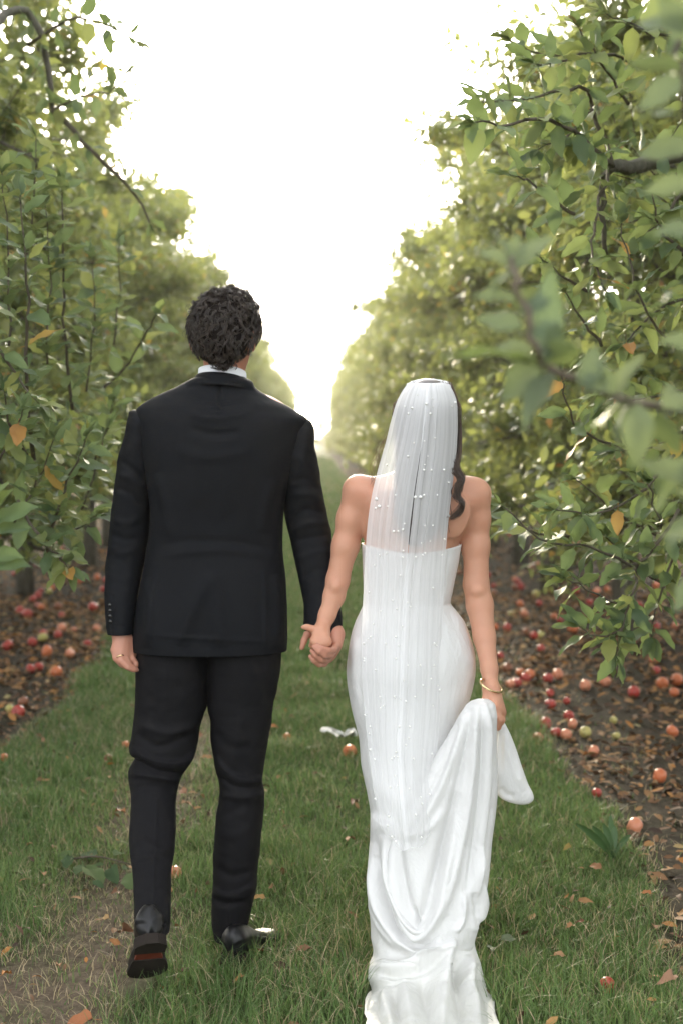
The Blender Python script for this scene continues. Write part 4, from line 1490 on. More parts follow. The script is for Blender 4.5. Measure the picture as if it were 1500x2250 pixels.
# arms
f.chain([wp(335, 960, YM), wp(284, 1150, YM + .03), wp(266, 1392, 3.90)], [.035, .032, .025], .02)
f.chain([wp(638, 975, YM), wp(682, 1180, YM + .03), wp(735, 1392, 3.89)], [.035, .032, .025], .02)
# legs
f.chain([wp(385, 1390, YM), wp(375, 1500, YM), wp(350, 1690, 3.93), wp(337, 1850, 3.80), wp(338, 2010, 3.63), wp(326, 2060, 3.61)], [.055, .055, .032, .032, .024, .02], .03)
f.chain([wp(530, 1390, YM), wp(535, 1500, YM), wp(530, 1700, 3.94), wp(505, 2040, 3.93), wp(520, 2100, 3.97)], [.055, .055, .032, .024, .02], .03)


def hand(fd, wrist, knuckles, fingers, thumb, rw=.019, rk=.0125, rf=.0095, k=.006):
    for kn in knuckles:
        fd.cone(wp(*wrist), wp(*kn), rw, rk, .012)
    for fi, kn in zip(fingers, knuckles):
        pts = [wp(*kn)] + [wp(*p) for p in fi]
        rr = np.linspace(rf * 1.08, rf * .78, len(pts))
        fd.chain(pts, rr, .0035)
    pts = [wp(*p) for p in thumb]
    fd.chain(pts, np.linspace(rf * 1.35, rf * .85, len(pts)), .006)


# hanging hand with the ring
hand(f, (268, 1398, 3.895), [(253, 1428, 3.875), (263, 1436, 3.868), (275, 1440, 3.875), (287, 1436, 3.89)],
     [[(255, 1446, 3.865), (268, 1460, 3.86), (281, 1467, 3.865)], [(268, 1453, 3.855), (281, 1466, 3.852), (295, 1473, 3.86)],
      [(280, 1456, 3.862), (291, 1467, 3.862), (301, 1472, 3.87)], [(292, 1449, 3.88), (299, 1458, 3.88), (304, 1465, 3.89)]],
     [(284, 1404, 3.90), (298, 1422, 3.90), (303, 1440, 3.90)])
# the hand closed round hers: knuckles at the right, four fingers folded across the front
hand(f, (737, 1394, 3.875), [(742, 1414, 3.85), (736, 1427, 3.845), (729, 1438, 3.85), (721, 1447, 3.855)],
     [[(733, 1428, 3.80), (720, 1429, 3.775), (707, 1424, 3.770), (697, 1417, 3.775)],
      [(726, 1440, 3.80), (713, 1440, 3.775), (701, 1432, 3.768), (689, 1421, 3.775)],
      [(718, 1450, 3.81), (706, 1450, 3.785), (694, 1441, 3.778), (685, 1430, 3.785)],
      [(712, 1459, 3.82), (701, 1460, 3.80), (690, 1452, 3.79), (682, 1442, 3.795)]],
     [(728, 1394, 3.885), (700, 1394, 3.885), (675, 1394, 3.87), (668, 1408, 3.855), (663, 1424, 3.85)], .020, .0135, .0087)
body = obj('body', f.mesh('body', [M_SKIN_M], O), man)
tag(body, 'tanned neck, right ear and both hands of the man')

# wedding ring on the hanging hand
def ring_mesh(name, c, axis, r, thick, mat, flat=1.0, seg=40, wob=0.0):
    axis = np.array(axis, float); axis /= np.linalg.norm(axis)
    a = np.cross(axis, [0.1, .2, 1]); a /= np.linalg.norm(a); b = np.cross(axis, a)
    th = np.linspace(0, 2 * math.pi, seg, endpoint=False)
    A = Acc()
    P = np.array(c) + r * (np.cos(th)[:, None] * a + flat * np.sin(th)[:, None] * b)
    rad = P - np.array(c); rad /= np.linalg.norm(rad, axis=1)[:, None]
    ph = np.arange(8) * math.pi / 4
    V = P[:, None] + thick * (np.cos(ph)[None, :, None] * rad[:, None] + 1.3 * np.sin(ph)[None, :, None] * axis)
    i = np.arange(seg)[:, None]; j = np.arange(8)[None]
    Q = np.stack([i * 8 + j, ((i + 1) % seg) * 8 + j, ((i + 1) % seg) * 8 + (j + 1) % 8, i * 8 + (j + 1) % 8], -1).reshape(-1, 4)
    A.add(V.reshape(-1, 3), [Q])
    return A.mesh(name, [mat])


p0, p1 = wp(263, 1437, 3.868), wp(268, 1453, 3.855)
obj('wedding_ring', ring_mesh('wedding_ring', (p0 * .55 + p1 * .45) - O, p1 - p0, .0108, .0016, M_GOLD), man)

# ---- jacket
def jacket():
    A = Acc()
    T = [(1426, 290, 630, 3.95, .150), (1404, 290, 631, 3.95, .150), (1340, 298, 631, 3.95, .145), (1264, 312, 628, 3.95, .132), (1212, 322, 621, 3.95, .122),
         (1180, 328, 620, 3.95, .120), (1128, 331, 624, 3.95, .124), (1060, 322, 640, 3.95, .132), (1000, 306, 660, 3.95, .136), (950, 299, 673, 3.95, .134),
         (918, 296, 674, 3.95, .126), (905, 298, 655, 3.95, .118), (894, 306, 636, 3.95, .112), (880, 326, 606, 3.955, .104), (866, 354, 582, 3.96, .096),
         (852, 388, 562, 3.965, .090), (838, 414, 556, 3.97, .084), (829, 432, 541, 3.975, .076)]
    G = loft(T, 230, 220, 2.5)
    N = grid_normals(G)
    st = [([(484, 846), (480, 960), (474, 1100), (464, 1256), (458, 1340), (455, 1424)], -.0060, 2.8, 'seam'),
          ([(566, 858), (530, 846), (484, 841), (440, 843), (410, 848)], .0065, 5, 'fold'),
          ([(415, 868), (450, 880), (495, 882), (540, 872)], -.0035, 6), ([(400, 900), (455, 918), (520, 912), (560, 900)], .004, 9),
          ([(415, 940), (470, 954), (530, 948)], -.0045, 9), ([(380, 985), (460, 1005), (560, 990)], .003, 14),
          ([(345, 1040), (365, 1110), (370, 1180)], .005, 12), ([(600, 1050), (585, 1110), (578, 1170)], .005, 12),
          ([(345, 1200), (420, 1188), (520, 1192), (600, 1205)], -.0025, 9), ([(350, 1222), (430, 1212), (520, 1210), (610, 1225)], .0026, 9),
                    ([(470, 1250), (445, 1300), (415, 1360), (395, 1420)], .008, 16), ([(475, 1255), (478, 1310), (482, 1370), (488, 1424)], .006, 14),
          ([(345, 1250), (341, 1300), (337, 1360), (334, 1424)], .004, 4, 'fold'), ([(582, 1426), (581, 1370), (580, 1310), (578, 1250)], .004, 4, 'fold'),
          ([(320, 1270), (330, 1340), (322, 1424)], .006, 12), ([(605, 1262), (608, 1340), (606, 1424)], .007, 12),
          ([(430, 1100), (480, 1150), (540, 1110)], -.003, 22),
          ([(325, 1395), (460, 1404), (600, 1410)], .002, 6)]
    h = 1.35 * stroke_field(G, st, N) + cloth_noise(G, .0022, 11, (1, 1, .7), 3) + cloth_noise(G, .0009, 28, (1, 1, .8), 4)
    fade = np.clip((1415 - PX(G)[..., 1]) / 12, 0.2, 1)
    G = G + N * (h * 1.0)[..., None]
    # hem turned inwards so that the edge reads as cloth
    inn = G[0] + (G[0].mean(0) - G[0]) * .035 + [0, 0, .012]
    G = np.concatenate([inn[None] * 1.0, G])
    grid_mesh(A, G, True, False, True)
    return A.mesh('jacket', [M_JACKET])


jk = obj('jacket', jacket(), man); jk.data.transform(Matrix.Translation(Vector(-O)))


def sleeve(rows, strokes, seed, cap=True):
    A = Acc()
    G = loft(rows, 170, 72, 2.15)
    N = grid_normals(G)
    h = .75 * stroke_field(G, strokes, N) + cloth_noise(G, .0026, 10, (1, 1, 1.3), seed) + cloth_noise(G, .0012, 26, (1, 1, 1.5), seed + 3)
    G = G + N * h[..., None]
    inner = G[-1] + (G[-1].mean(0) - G[-1]) * .14 ; inner2 = inner + [0, 0, .03]
    G = np.concatenate([G, inner[None], inner2[None]])
    grid_mesh(A, G, True, True, False)
    return A


SL = sleeve([(899, 294, 306, 3.95, .006), (903, 287, 326, 3.95, .038), (915, 283, 338, 3.95, .062), (960, 274, 346, 3.95, .074), (1012, 260, 345, 3.955, .076),
             (1080, 250, 336, 3.96, .070), (1160, 242, 328, 3.97, .064), (1240, 234, 317, 3.965, .060), (1300, 231, 305, 3.94, .055),
             (1360, 233, 296, 3.915, .048), (1385, 236, 292, 3.905, .046), (1392, 238, 291, 3.903, .046)],
            [([(262, 1010), (290, 1030), (320, 1060)], -.006, 8), ([(258, 1045), (290, 1052), (322, 1090)], .007, 9), ([(250, 1070), (285, 1085), (318, 1120)], -.006, 7),
             ([(245, 1140), (280, 1150), (320, 1130)], .005, 9), ([(240, 1170), (275, 1185), (312, 1180)], -.005, 8), ([(238, 1200), (270, 1215), (308, 1205)], .005, 9),
             ([(236, 1260), (265, 1275), (300, 1265)], .003, 10), ([(248, 1310), (246, 1350), (245, 1392)], -.004, 2.5, 'seam'),
             ([(296, 930), (305, 1000), (325, 1070)], .005, 10)], 7)
so = obj('sleeve', SL.mesh('sleeve', [M_JACKET]), jk); so.data.transform(Matrix.Translation(Vector(-O)))
SRr = sleeve([(922, 668, 678, 3.95, .006), (926, 645, 682, 3.95, .038), (940, 628, 688, 3.95, .062), (980, 618, 693, 3.95, .074), (1032, 618, 702, 3.955, .078),
              (1080, 620, 709, 3.96, .072), (1132, 624, 720, 3.965, .066), (1168, 632, 728, 3.965, .063), (1224, 646, 733, 3.955, .060), (1272, 656, 740, 3.94, .056),
              (1320, 666, 747, 3.92, .050), (1350, 668, 751, 3.905, .047), (1372, 668, 752, 3.90, .046), (1385, 670, 750, 3.895, .046)],
             [([(630, 1000), (660, 1010), (695, 1040)], .005, 10), ([(640, 1060), (670, 1052), (705, 1080)], -.006, 7), ([(640, 1090), (680, 1085), (714, 1110)], .007, 9),
              ([(635, 1150), (670, 1120), (716, 1128)], -.007, 7), ([(640, 1170), (680, 1150), (724, 1150)], .008, 9), ([(640, 1190), (690, 1180), (728, 1176)], -.006, 7),
              ([(650, 1230), (690, 1215), (732, 1212)], .006, 9), ([(660, 1270), (700, 1250), (736, 1250)], -.004, 8), ([(676, 935), (668, 1000), (650, 1070)], .006, 10)], 9)
so = obj('sleeve', SRr.mesh('sleeve', [M_JACKET]), jk); so.data.transform(Matrix.Translation(Vector(-O)))

# cuff buttons
v, q = tube([(0, 0, 0), (0, 0, .0022), (0, 0, .003)], [.0052, .0055, .004], 12)
BT = mk_mesh('button', v, q, [M_BUTTON])
for i in range(4):
    p = wp(242.5 + i * .4, 1330 + i * 12, 3.862)
    b_ = obj('button', BT, jk, tuple(p - O)); b_.rotation_euler = (R(90), 0, R(-25))


def collar(name, c_px, c_py, Y, hw, dep, z_h, flare, drop, th_deg, thick, mat, parent, bow=0.0):
    """A band round the back of the neck: higher at the nape, dropping to the front."""
    c = wp(c_px, c_py, Y)
    A = Acc()
    n, m = 60, 10
    th = np.radians(np.linspace(-90 - th_deg, -90 + th_deg, n))
    rowsG = []
    prof = [(0, 0), (.1, 1), (.55, 1.0), (1.0, 1.0)]
    for k, (u, out) in enumerate([(0, -1), (.0, 0), (.25, 0), (.5, 0), (.75, 0), (1, 0), (1.0, -1)]):
        rx = hw + flare * u + out * thick; ry = dep + flare * u + out * thick
        x = c[0] + rx * np.cos(th); y = c[1] + ry * np.sin(th)
        z = c[2] - z_h * u - drop * (1 - (-np.sin(th))) ** 1.0 + bow * np.cos(th)
        rowsG.append(np.stack([x, y, z], -1))
    G = np.stack(rowsG)
    grid_mesh(A, G[:, ::-1], False)
    me = A.mesh(name, [mat]); me.transform(Matrix.Translation(Vector(-O)))
    return obj(name, me, parent)


collar('shirt_collar', 489, 804, 3.972, .0665, .074, .06, .004, .016, 125, .004, M_SHIRT, man, -.004)
collar('jacket_collar', 488, 820, 3.968, .072, .080, .036, .026, .016, 105, .005, M_JACKET, jk, -.006)


# ---- trousers
def leg(rows, strokes, seed, mat=M_TROUSER):
    A = Acc()
    G = loft(rows, 240, 96, 2.2)
    N = grid_normals(G)
    h = stroke_field(G, strokes, N) + cloth_noise(G, .0038, 6, (1, 1, 1.0), seed) + cloth_noise(G, .0014, 22, (1, 1, 1.6), seed + 5)
    G = G + N * h[..., None]
    inner = G[-1] + (G[-1].mean(0) - G[-1]) * .08; inner2 = inner + [0, 0, .03]
    G = np.concatenate([G, inner[None], inner2[None]])
    grid_mesh(A, G, True, True, False)
    return A


TA = leg([(1370, 330, 462, 3.95, .110), (1414, 303, 466, 3.95, .118), (1480, 301, 464, 3.95, .118), (1542, 300, 457, 3.945, .108), (1598, 294, 440, 3.935, .100), (1622, 290, 437, 3.93, .098),
          (1646, 287, 432, 3.925, .094), (1658, 299, 426, 3.92, .088), (1686, 286, 410, 3.91, .084), (1705, 284, 398, 3.90, .080), (1730, 288, 390, 3.885, .078), (1790, 288, 386, 3.83, .076),
          (1850, 286, 384, 3.77, .074), (1870, 287, 382, 3.75, .074), (1910, 292, 377, 3.71, .072), (1970, 297, 376, 3.65, .070), (2020, 299, 374, 3.60, .066), (2044, 301, 373, 3.58, .066)],
         [([(290, 1640), (340, 1668), (400, 1672), (436, 1640)], .012, 8, 'fold'), ([(295, 1660), (340, 1690), (400, 1700)], -.009, 6), ([(288, 1700), (330, 1705), (395, 1716)], .009, 8),
          ([(300, 1610), (350, 1640), (430, 1610)], -.006, 9), ([(290, 1735), (340, 1728), (388, 1745)], -.005, 8), ([(300, 1590), (370, 1610), (438, 1590)], .006, 10),
          ([(290, 1860), (320, 1850), (350, 1870), (382, 1855)], .005, 9), ([(290, 1885), (330, 1880), (378, 1890)], -.004, 8), ([(345, 1760), (342, 1850), (338, 1950), (336, 2035)], .003, 3, 'seam'),
          ([(300, 1970), (335, 1960), (374, 1975)], .003, 9), ([(440, 1440), (450, 1500), (455, 1545)], -.006, 8), ([(380, 1425), (376, 1500), (372, 1560)], .003, 3, 'seam')], 21)
TB = leg([(1370, 448, 605, 3.95, .110), (1414, 448, 615, 3.95, .118), (1490, 452, 612, 3.95, .116), (1542, 456, 602, 3.948, .106), (1574, 463, 597, 3.945, .102), (1630, 463, 588, 3.94, .094),
          (1694, 474, 577, 3.935, .084), (1710, 478, 575, 3.93, .082), (1738, 482, 580, 3.93, .080), (1790, 478, 578, 3.93, .080), (1850, 473, 573, 3.93, .080), (1890, 470, 569, 3.93, .078),
          (1950, 470, 563, 3.93, .076), (1990, 465, 554, 3.93, .074), (2030, 466, 545, 3.93, .070), (2060, 470, 532, 3.925, .062)],
         [([(470, 1660), (510, 1700), (550, 1712), (578, 1705)], .011, 8, 'fold'), ([(480, 1705), (520, 1728), (578, 1730)], -.008, 7), ([(482, 1745), (530, 1752), (578, 1745)], .006, 8),
          ([(485, 1800), (530, 1775), (576, 1780)], -.003, 9), ([(478, 1825), (520, 1835), (560, 1810)], .003, 11),
          ([(470, 1950), (500, 1965), (535, 1955), (562, 1935)], .008, 7, 'fold'), ([(468, 1975), (500, 1985), (550, 1980)], -.006, 7), ([(470, 1900), (510, 1925), (560, 1910)], -.005, 9),
          ([(530, 1560), (522, 1640), (505, 1700)], .005, 12), ([(560, 1440), (585, 1500), (590, 1560)], -.004, 12), ([(475, 1600), (500, 1640), (560, 1640)], -.004, 11),
          ([(505, 1990), (503, 2030), (501, 2060)], .004, 4, 'seam'), ([(458, 1440), (460, 1500), (462, 1560)], -.006, 8)], 25)
TA.add(np.concatenate(TB.V), [np.concatenate(v) for v in TB.P.values()])
me = TA.mesh('trousers', [M_TROUSER]); me.transform(Matrix.Translation(Vector(-O)))
obj('trousers', me, man)


# ---- shoes: local frame, heel at y = 0, toe at y = .30, sole at z = 0
def shoe(parent, M):
    s = bpy.data.objects.new('shoe', None)
    ys = np.linspace(0, 1, 44)
    wid = cspline(ys, [0, .06, .2, .42, .62, .75, .88, .96, 1], [.012, .031, .036, .033, .046, .049, .041, .027, .004])
    cxs = cspline(ys, [0, .3, .6, 1], [0, .000, .006, .004])
    hgt = cspline(ys, [0, .05, .12, .3, .45, .6, .8, .93, 1], [.090, .104, .104, .092, .070, .052, .040, .032, .020])
    zb = cspline(ys, [0, .25, .42, .62, 1], [.024, .024, .016, .006, .008])
    A = Acc(); L = .298; G = []
    seg = 48
    for y, w, c, h, b in zip(ys, wid, cxs, hgt, zb):
        ring = []
        for k in range(seg):
            a = 2 * math.pi * k / seg
            x = math.cos(a); z = math.sin(a)
            zz = b + (h - b) * (.5 + .5 * z)
            taper = 1 - .34 * max(0, z) ** 1.5 * (1 if y < .55 else .6)
            ww = w * (abs(x) ** .55 * np.sign(x)) * taper
            ring.append((c + ww, y * L - (.006 * (z > 0) * (y < .1)), zz))
        G.append(ring)
    G = np.array(G)
    grid_mesh(A, G, True, True, True)
    upper = A.mesh('upper', [M_LEATHER])
    def slab(y0, y1, z0f, thick, grow, name, mat):
        A = Acc(); yy = np.linspace(y0, y1, 14)
        w = np.interp(yy, ys, wid) + grow; c = np.interp(yy, ys, cxs); b = np.interp(yy, ys, zb)
        G = []
        for i in range(14):
            e = 1
            z1 = b[i] + .002; z0 = z0f(yy[i], b[i])
            G.append([(c[i] + w[i] * e, yy[i] * L, z1), (c[i] + w[i] * e, yy[i] * L, z0), (c[i] - w[i] * e, yy[i] * L, z0), (c[i] - w[i] * e, yy[i] * L, z1)])
        grid_mesh(A, np.array(G), True, True, True)
        me = A.mesh(name, [mat], False)
        return me
    heel = slab(-.006, .27, lambda y, b: 0.0, 0, .0035, 'heel', M_SOLE)
    waist = slab(.272, .50, lambda y, b: b - .005, 0, -.001, 'sole_waist', M_RED)
    sole = slab(.505, 1.004, lambda y, b: b - .007, 0, .0035, 'sole', M_SOLE)
    u = obj('shoe', upper, parent)
    u.matrix_local = M
    for nm, me in (('heel', heel), ('sole_waist', waist), ('sole', sole)):
        obj(nm, me, u)
    return u


def shoe_at(toe_or_heel, yaw, pitch, at='toe'):
    Mr = Matrix.Rotation(yaw, 4, 'Z') @ Matrix.Rotation(pitch, 4, 'X')
    anchor = Vector((0, .298, 0)) if at == 'toe' else Vector((0, 0, 0))
    return Matrix.Translation(Vector(toe_or_heel) - Vector(O)) @ Mr @ Matrix.Translation(-anchor)


toe = GR(312, 2162); toe[2] = .006
s1 = shoe(man, shoe_at(tuple(toe + np.array([0.0, .02, 0])), R(13), R(-37)))
tag(s1, 'polished black shoe with raised heel showing its rust red sole waist')
hl = GR(505, 2130)
s2 = shoe(man, shoe_at((hl[0] - .0, hl[1] + .01, 0.004), R(-20), R(-4), 'heel'))
tag(s2, 'polished black shoe flat in the grass, turned outwards')


# ---- curly hair
def hair_man():
    f = Field(HC - np.array([.16, .17, .20]), HC + np.array([.16, .17, .17]), .005)
    f.ell(HC + [0.0, -.006, .008], (.086, .100, .087), .01, turn)
    f.ell(HC + [.018, .0, .022], (.070, .080, .080), .02, turn)
    f.ell(HC + [-.002, -.046, -.030], (.078, .056, .056), .02, turn)
    f.ell(wp(489, 783, YM - .068), (.030, .020, .022), .02)
    f.ell(HC + fw * .11 + [0, 0, -.07], (.075, .075, .080), .02, turn, sub=True)
    f.ell(HC + sw * .094 + fw * .006 + [0, 0, -.074], (.026, .045, .034), .012, turn, sub=True)
    me = f.mesh('hair', [mat_simple('dark_scalp_hair', (.012, .009, .008), .9, .1)], O, 1)
    base = obj('hair', me, man)
    D, lo, h = f.D, f.lo, f.h
    rs = np.random.RandomState(8)
    A = Acc()
    V = np.empty(len(me.vertices) * 3, np.float32); me.vertices.foreach_get('co', V); V = V.reshape(-1, 3) + O
    Nn = np.empty(len(me.vertices) * 3, np.float32); me.vertices.foreach_get('normal', Nn); Nn = Nn.reshape(-1, 3)
    cdir = V - (HC + [0, 0, -.01]); flip = np.sign((cdir * Nn).sum(1)); Nn = Nn * flip[:, None]
    q = PX(V)
    vis = (Nn[:, 1] < .55)
    cand = np.where(vis)[0]
    pick = rs.choice(cand, 520, replace=False)
    for i in pick:
        p, n = V[i], Nn[i]
        if np.dot(p - HC, sw) > .066 and p[2] < HC[2] - .040: continue
        down = np.array([rs.normal(0, .35), 0, -1.0]) if p[2] < HC[2] + .05 else np.array([rs.normal(.25, .6), -.5, -.2 + rs.normal(0, .5)])
        t = down - n * np.dot(down, n); t /= np.linalg.norm(t) + 1e-9
        b = np.cross(n, t)
        rad = rs.uniform(.004, .0085); turns = rs.uniform(.45, 1.15); L = rs.uniform(.022, .046) * (.75 if p[2] < HC[2] - .05 else 1)
        ph = rs.uniform(0, 6.28); lift = rs.uniform(.003, .010)
        low = p[2] < HC[2] - .03
        if low: rad *= .9
        for k in range(7):
            ph2 = ph + rs.normal(0, .18); o2 = rs.normal(0, .0016, 3); r2 = rad * rs.uniform(.8, 1.2)
            u = np.linspace(0, 1, 9)
            ang = ph2 + u * turns * 6.28
            P = (p + o2)[None] + t[None] * (L * u)[:, None] + b[None] * (r2 * np.sin(ang))[:, None] + n[None] * (lift * np.clip(u * 4, 0, 1) + r2 * .75 * (1 - np.cos(ang)) * .5)[:, None]
            v, qd = tube(P, np.linspace(.0009, .0004, 9) * rs.uniform(.7, 1.3), 3, False)
            A.add(v, qd, rnd=rs.beta(1.3, 2.2))
    # stray curls on the outline
    for i in rs.choice(cand, 170, replace=False):
        p, n = V[i], Nn[i]
        if p[2] < HC[2] - .02: continue
        t = np.cross(n, [0, 1, 0]); t /= np.linalg.norm(t) + 1e-9; t *= rs.choice([-1, 1])
        u = np.linspace(0, 1, 14); rr = rs.uniform(.006, .013)
        ang = rs.uniform(0, 2) + u * rs.uniform(3, 6.5)
        P = p[None] + t[None] * (rr * np.sin(ang) + .012 * u)[:, None] + n[None] * (.002 + rr * (1 - np.cos(ang)))[:, None]
        v, qd = tube(P, np.full(14, .0006), 3, False); A.add(v, qd, rnd=.5)
    me2 = A.mesh('curls', [M_HAIR_M]); me2.transform(Matrix.Translation(Vector(-O)))
    c = obj('curls', me2, base); tag(c, kind='stuff')


hair_man()
# ------------------------------------------------------------------ the bride
BB = W(925, 2102, 3.93); BB[2] = 0
bride = tag(empty('person', tuple(BB)), 'bride seen from behind in white strapless dress and pearl dotted veil, lifting her train', 'person')
O2 = BB
YB = 3.90
f = Field((BB[0] - .36, 3.60, -.01), (BB[0] + .30, 4.14, 1.66), .0041)
HB = wp(938, 925, 3.885)
fwb = np.array([.10, .99, 0]); fwb /= np.linalg.norm(fwb); swb = np.array([fwb[1], -fwb[0], 0]); tb = -math.atan2(fwb[0], fwb[1])
f.ell(HB + [0, 0, .012], (.070, .088, .092), .01, tb)
f.ell(HB + fwb * .026 + [0, 0, -.052], (.052, .062, .064), .03, tb)
f.cone(HB + fwb * .03 + [0, 0, -.09], HB + fwb * .058 + [0, 0, -.098], .022, .015, .02)
f.cone(HB + fwb * .080 + [0, 0, -.010], HB + fwb * .101 + [0, 0, -.036], .007, .010, .01)
for s in (-1, 1):
    f.ell(HB + fwb * .088 + swb * s * .028 + [0, 0, -.002], (.014, .009, .009), .008, tb, sub=True)
    f.ell(HB + fwb * .073 + swb * s * .028 + [0, 0, -.004], (.0115, .0115, .0115), .003, tb)
    f.ell(HB - fwb * .002 + swb * s * .070 + [0, 0, -.030], (.008, .016, .026), .005, tb + s * R(22))
f.cone(HB + fwb * .083 - swb * .017 + [0, 0, -.066], HB + fwb * .083 + swb * .017 + [0, 0, -.066], .0075, .0075, .006)
f.cone(HB + [0, .008, -.06], wp(925, 1040, YB + .005), .046, .050, .03)
ST = [(1020, 895, 955, .045), (1035, 868, 985, .052), (1048, 830, 1018, .060), (1064, 800, 1040, .068), (1095, 790, 1046, .080), (1140, 790, 1034, .090), (1190, 797, 1010, .092),
      (1250, 801, 1000, .088), (1325, 802, 987, .078), (1365, 790, 1012, .095), (1430, 770, 1034, .115), (1500, 770, 1034, .120), (1560, 785, 1015, .11), (1600, 800, 1000, .09)]
f.stack([(wp(920, y, YB)[2], wp((a + b) / 2, y, YB)[0], YB, (b - a) / 2 / F * YB - (.004 if y > 1180 else .0), d - (.004 if y > 1180 else 0)) for y, a, b, d in ST], .03)
# shoulders and arms
f.ell(wp(788, 1075, YB), (.033, .040, .038), .055); f.ell(wp(1041, 1087, YB), (.033, .040, .038), .055)
f.chain([wp(785, 1078, YB), wp(769, 1140, YB), wp(758, 1200, YB), wp(742, 1275, YB - .005)], [.036, .0345, .034, .0315], .02)
f.chain([wp(742, 1275, YB - .005), wp(733, 1310, YB - .012), wp(718, 1352, 3.87), wp(706, 1385, 3.852)], [.0315, .030, .0235, .0195], .012, ((0, 1, 0), .9))
f.chain([wp(1043, 1088, YB), wp(1046, 1140, YB), wp(1045, 1200, YB), wp(1045, 1285, YB - .01)], [.037, .0355, .035, .0345], .02)
f.chain([wp(1045, 1285, YB - .01), wp(1053, 1330, YB - .02), wp(1063, 1400, 3.85), wp(1074, 1470, 3.81), wp(1077, 1508, 3.79)], [.0345, .0365, .0300, .0225, .0195], .012, ((0, 1, 0), .9))
f.ell(wp(738, 1290, YB - .035), (.012, .010, .012), .015)          # elbow points
f.ell(wp(1047, 1300, YB - .045), (.014, .008, .010), .014)
# shoulder blades and spine
f.ell(wp(840, 1120, YB - .082), (.040, .014, .060), .03, 0, R(6)); f.ell(wp(1000, 1130, YB - .082), (.040, .014, .060), .03, 0, R(6))
f.cone(wp(922, 1060, YB - .100), wp(918, 1215, YB - .108), .010, .012, .03, sub=True)
f.cone(wp(1012, 1205, YB - .06), wp(1034, 1150, YB - .075), .005, .003, .02, sub=True)
# legs inside the skirt
f.chain([wp(868, 1560, YB), wp(862, 1780, 3.93), wp(870, 2050, 3.90), wp(872, 2092, 3.97)], [.082, .050, .034, .03], .03)
f.chain([wp(955, 1560, YB), wp(950, 1780, 3.97), wp(948, 2040, 4.00), wp(950, 2070, 4.07)], [.082, .050, .034, .03], .03)
# her left hand inside his
hand(f, (706, 1388, 3.845), [(690, 1408, 3.825), (699, 1416, 3.82), (709, 1418, 3.82), (719, 1412, 3.825)],
     [[(684, 1418, 3.835), (690, 1428, 3.85)], [(697, 1430, 3.83), (703, 1436, 3.85)], [(710, 1430, 3.835), (716, 1436, 3.855)], [(722, 1420, 3.84), (726, 1428, 3.86)]],
     [(700, 1390, 3.84), (684, 1381, 3.835), (674, 1378, 3.832), (666, 1378, 3.832)], .0185, .0125, .0078)
f.ell(wp(713, 1408, 3.818), (.016, .010, .018), .012)
# her right hand gathering the skirt
hand(f, (1078, 1512, 3.785), [(1085, 1552, 3.745), (1093, 1558, 3.752), (1099, 1563, 3.765), (1102, 1566, 3.78)],
     [[(1090, 1577, 3.735), (1084, 1592, 3.745), (1076, 1594, 3.765)], [(1097, 1582, 3.742), (1090, 1600, 3.75), (1080, 1602, 3.768)],
      [(1101, 1584, 3.757), (1094, 1600, 3.765), (1085, 1603, 3.78)], [(1103, 1583, 3.775), (1098, 1594, 3.785), (1088, 1597, 3.795)]],
     [(1068, 1520, 3.78), (1064, 1540, 3.765), (1070, 1560, 3.755)], .0185, .0125, .0080)
body = obj('body', f.mesh('body', [M_SKIN_W], O2), bride)
tag(body, 'bare arms, shoulders and back of the bride')

# bracelet
obj('bracelet', ring_mesh('bracelet', wp(1078, 1507, 3.772) - O2, (.44, -.30, .85), .0345, .0026, M_GOLD, .82), bride)
# small moles on the right shoulder blade
M_MOLE = mat_simple('mole', (.12, .05, .03), .6)


# ---- hair under the veil
def tube_lock(A, pts, r, seg=5, n=22):
    P = path(np.array(pts), n)
    u = np.linspace(0, 1, n)
    v, q = tube(P, r * np.sin(np.pi * np.clip(u * .93 + .05, 0, 1)) ** .5, seg, True); A.add(v, q, rnd=float(RNG.beta(1.1, 1.7)))


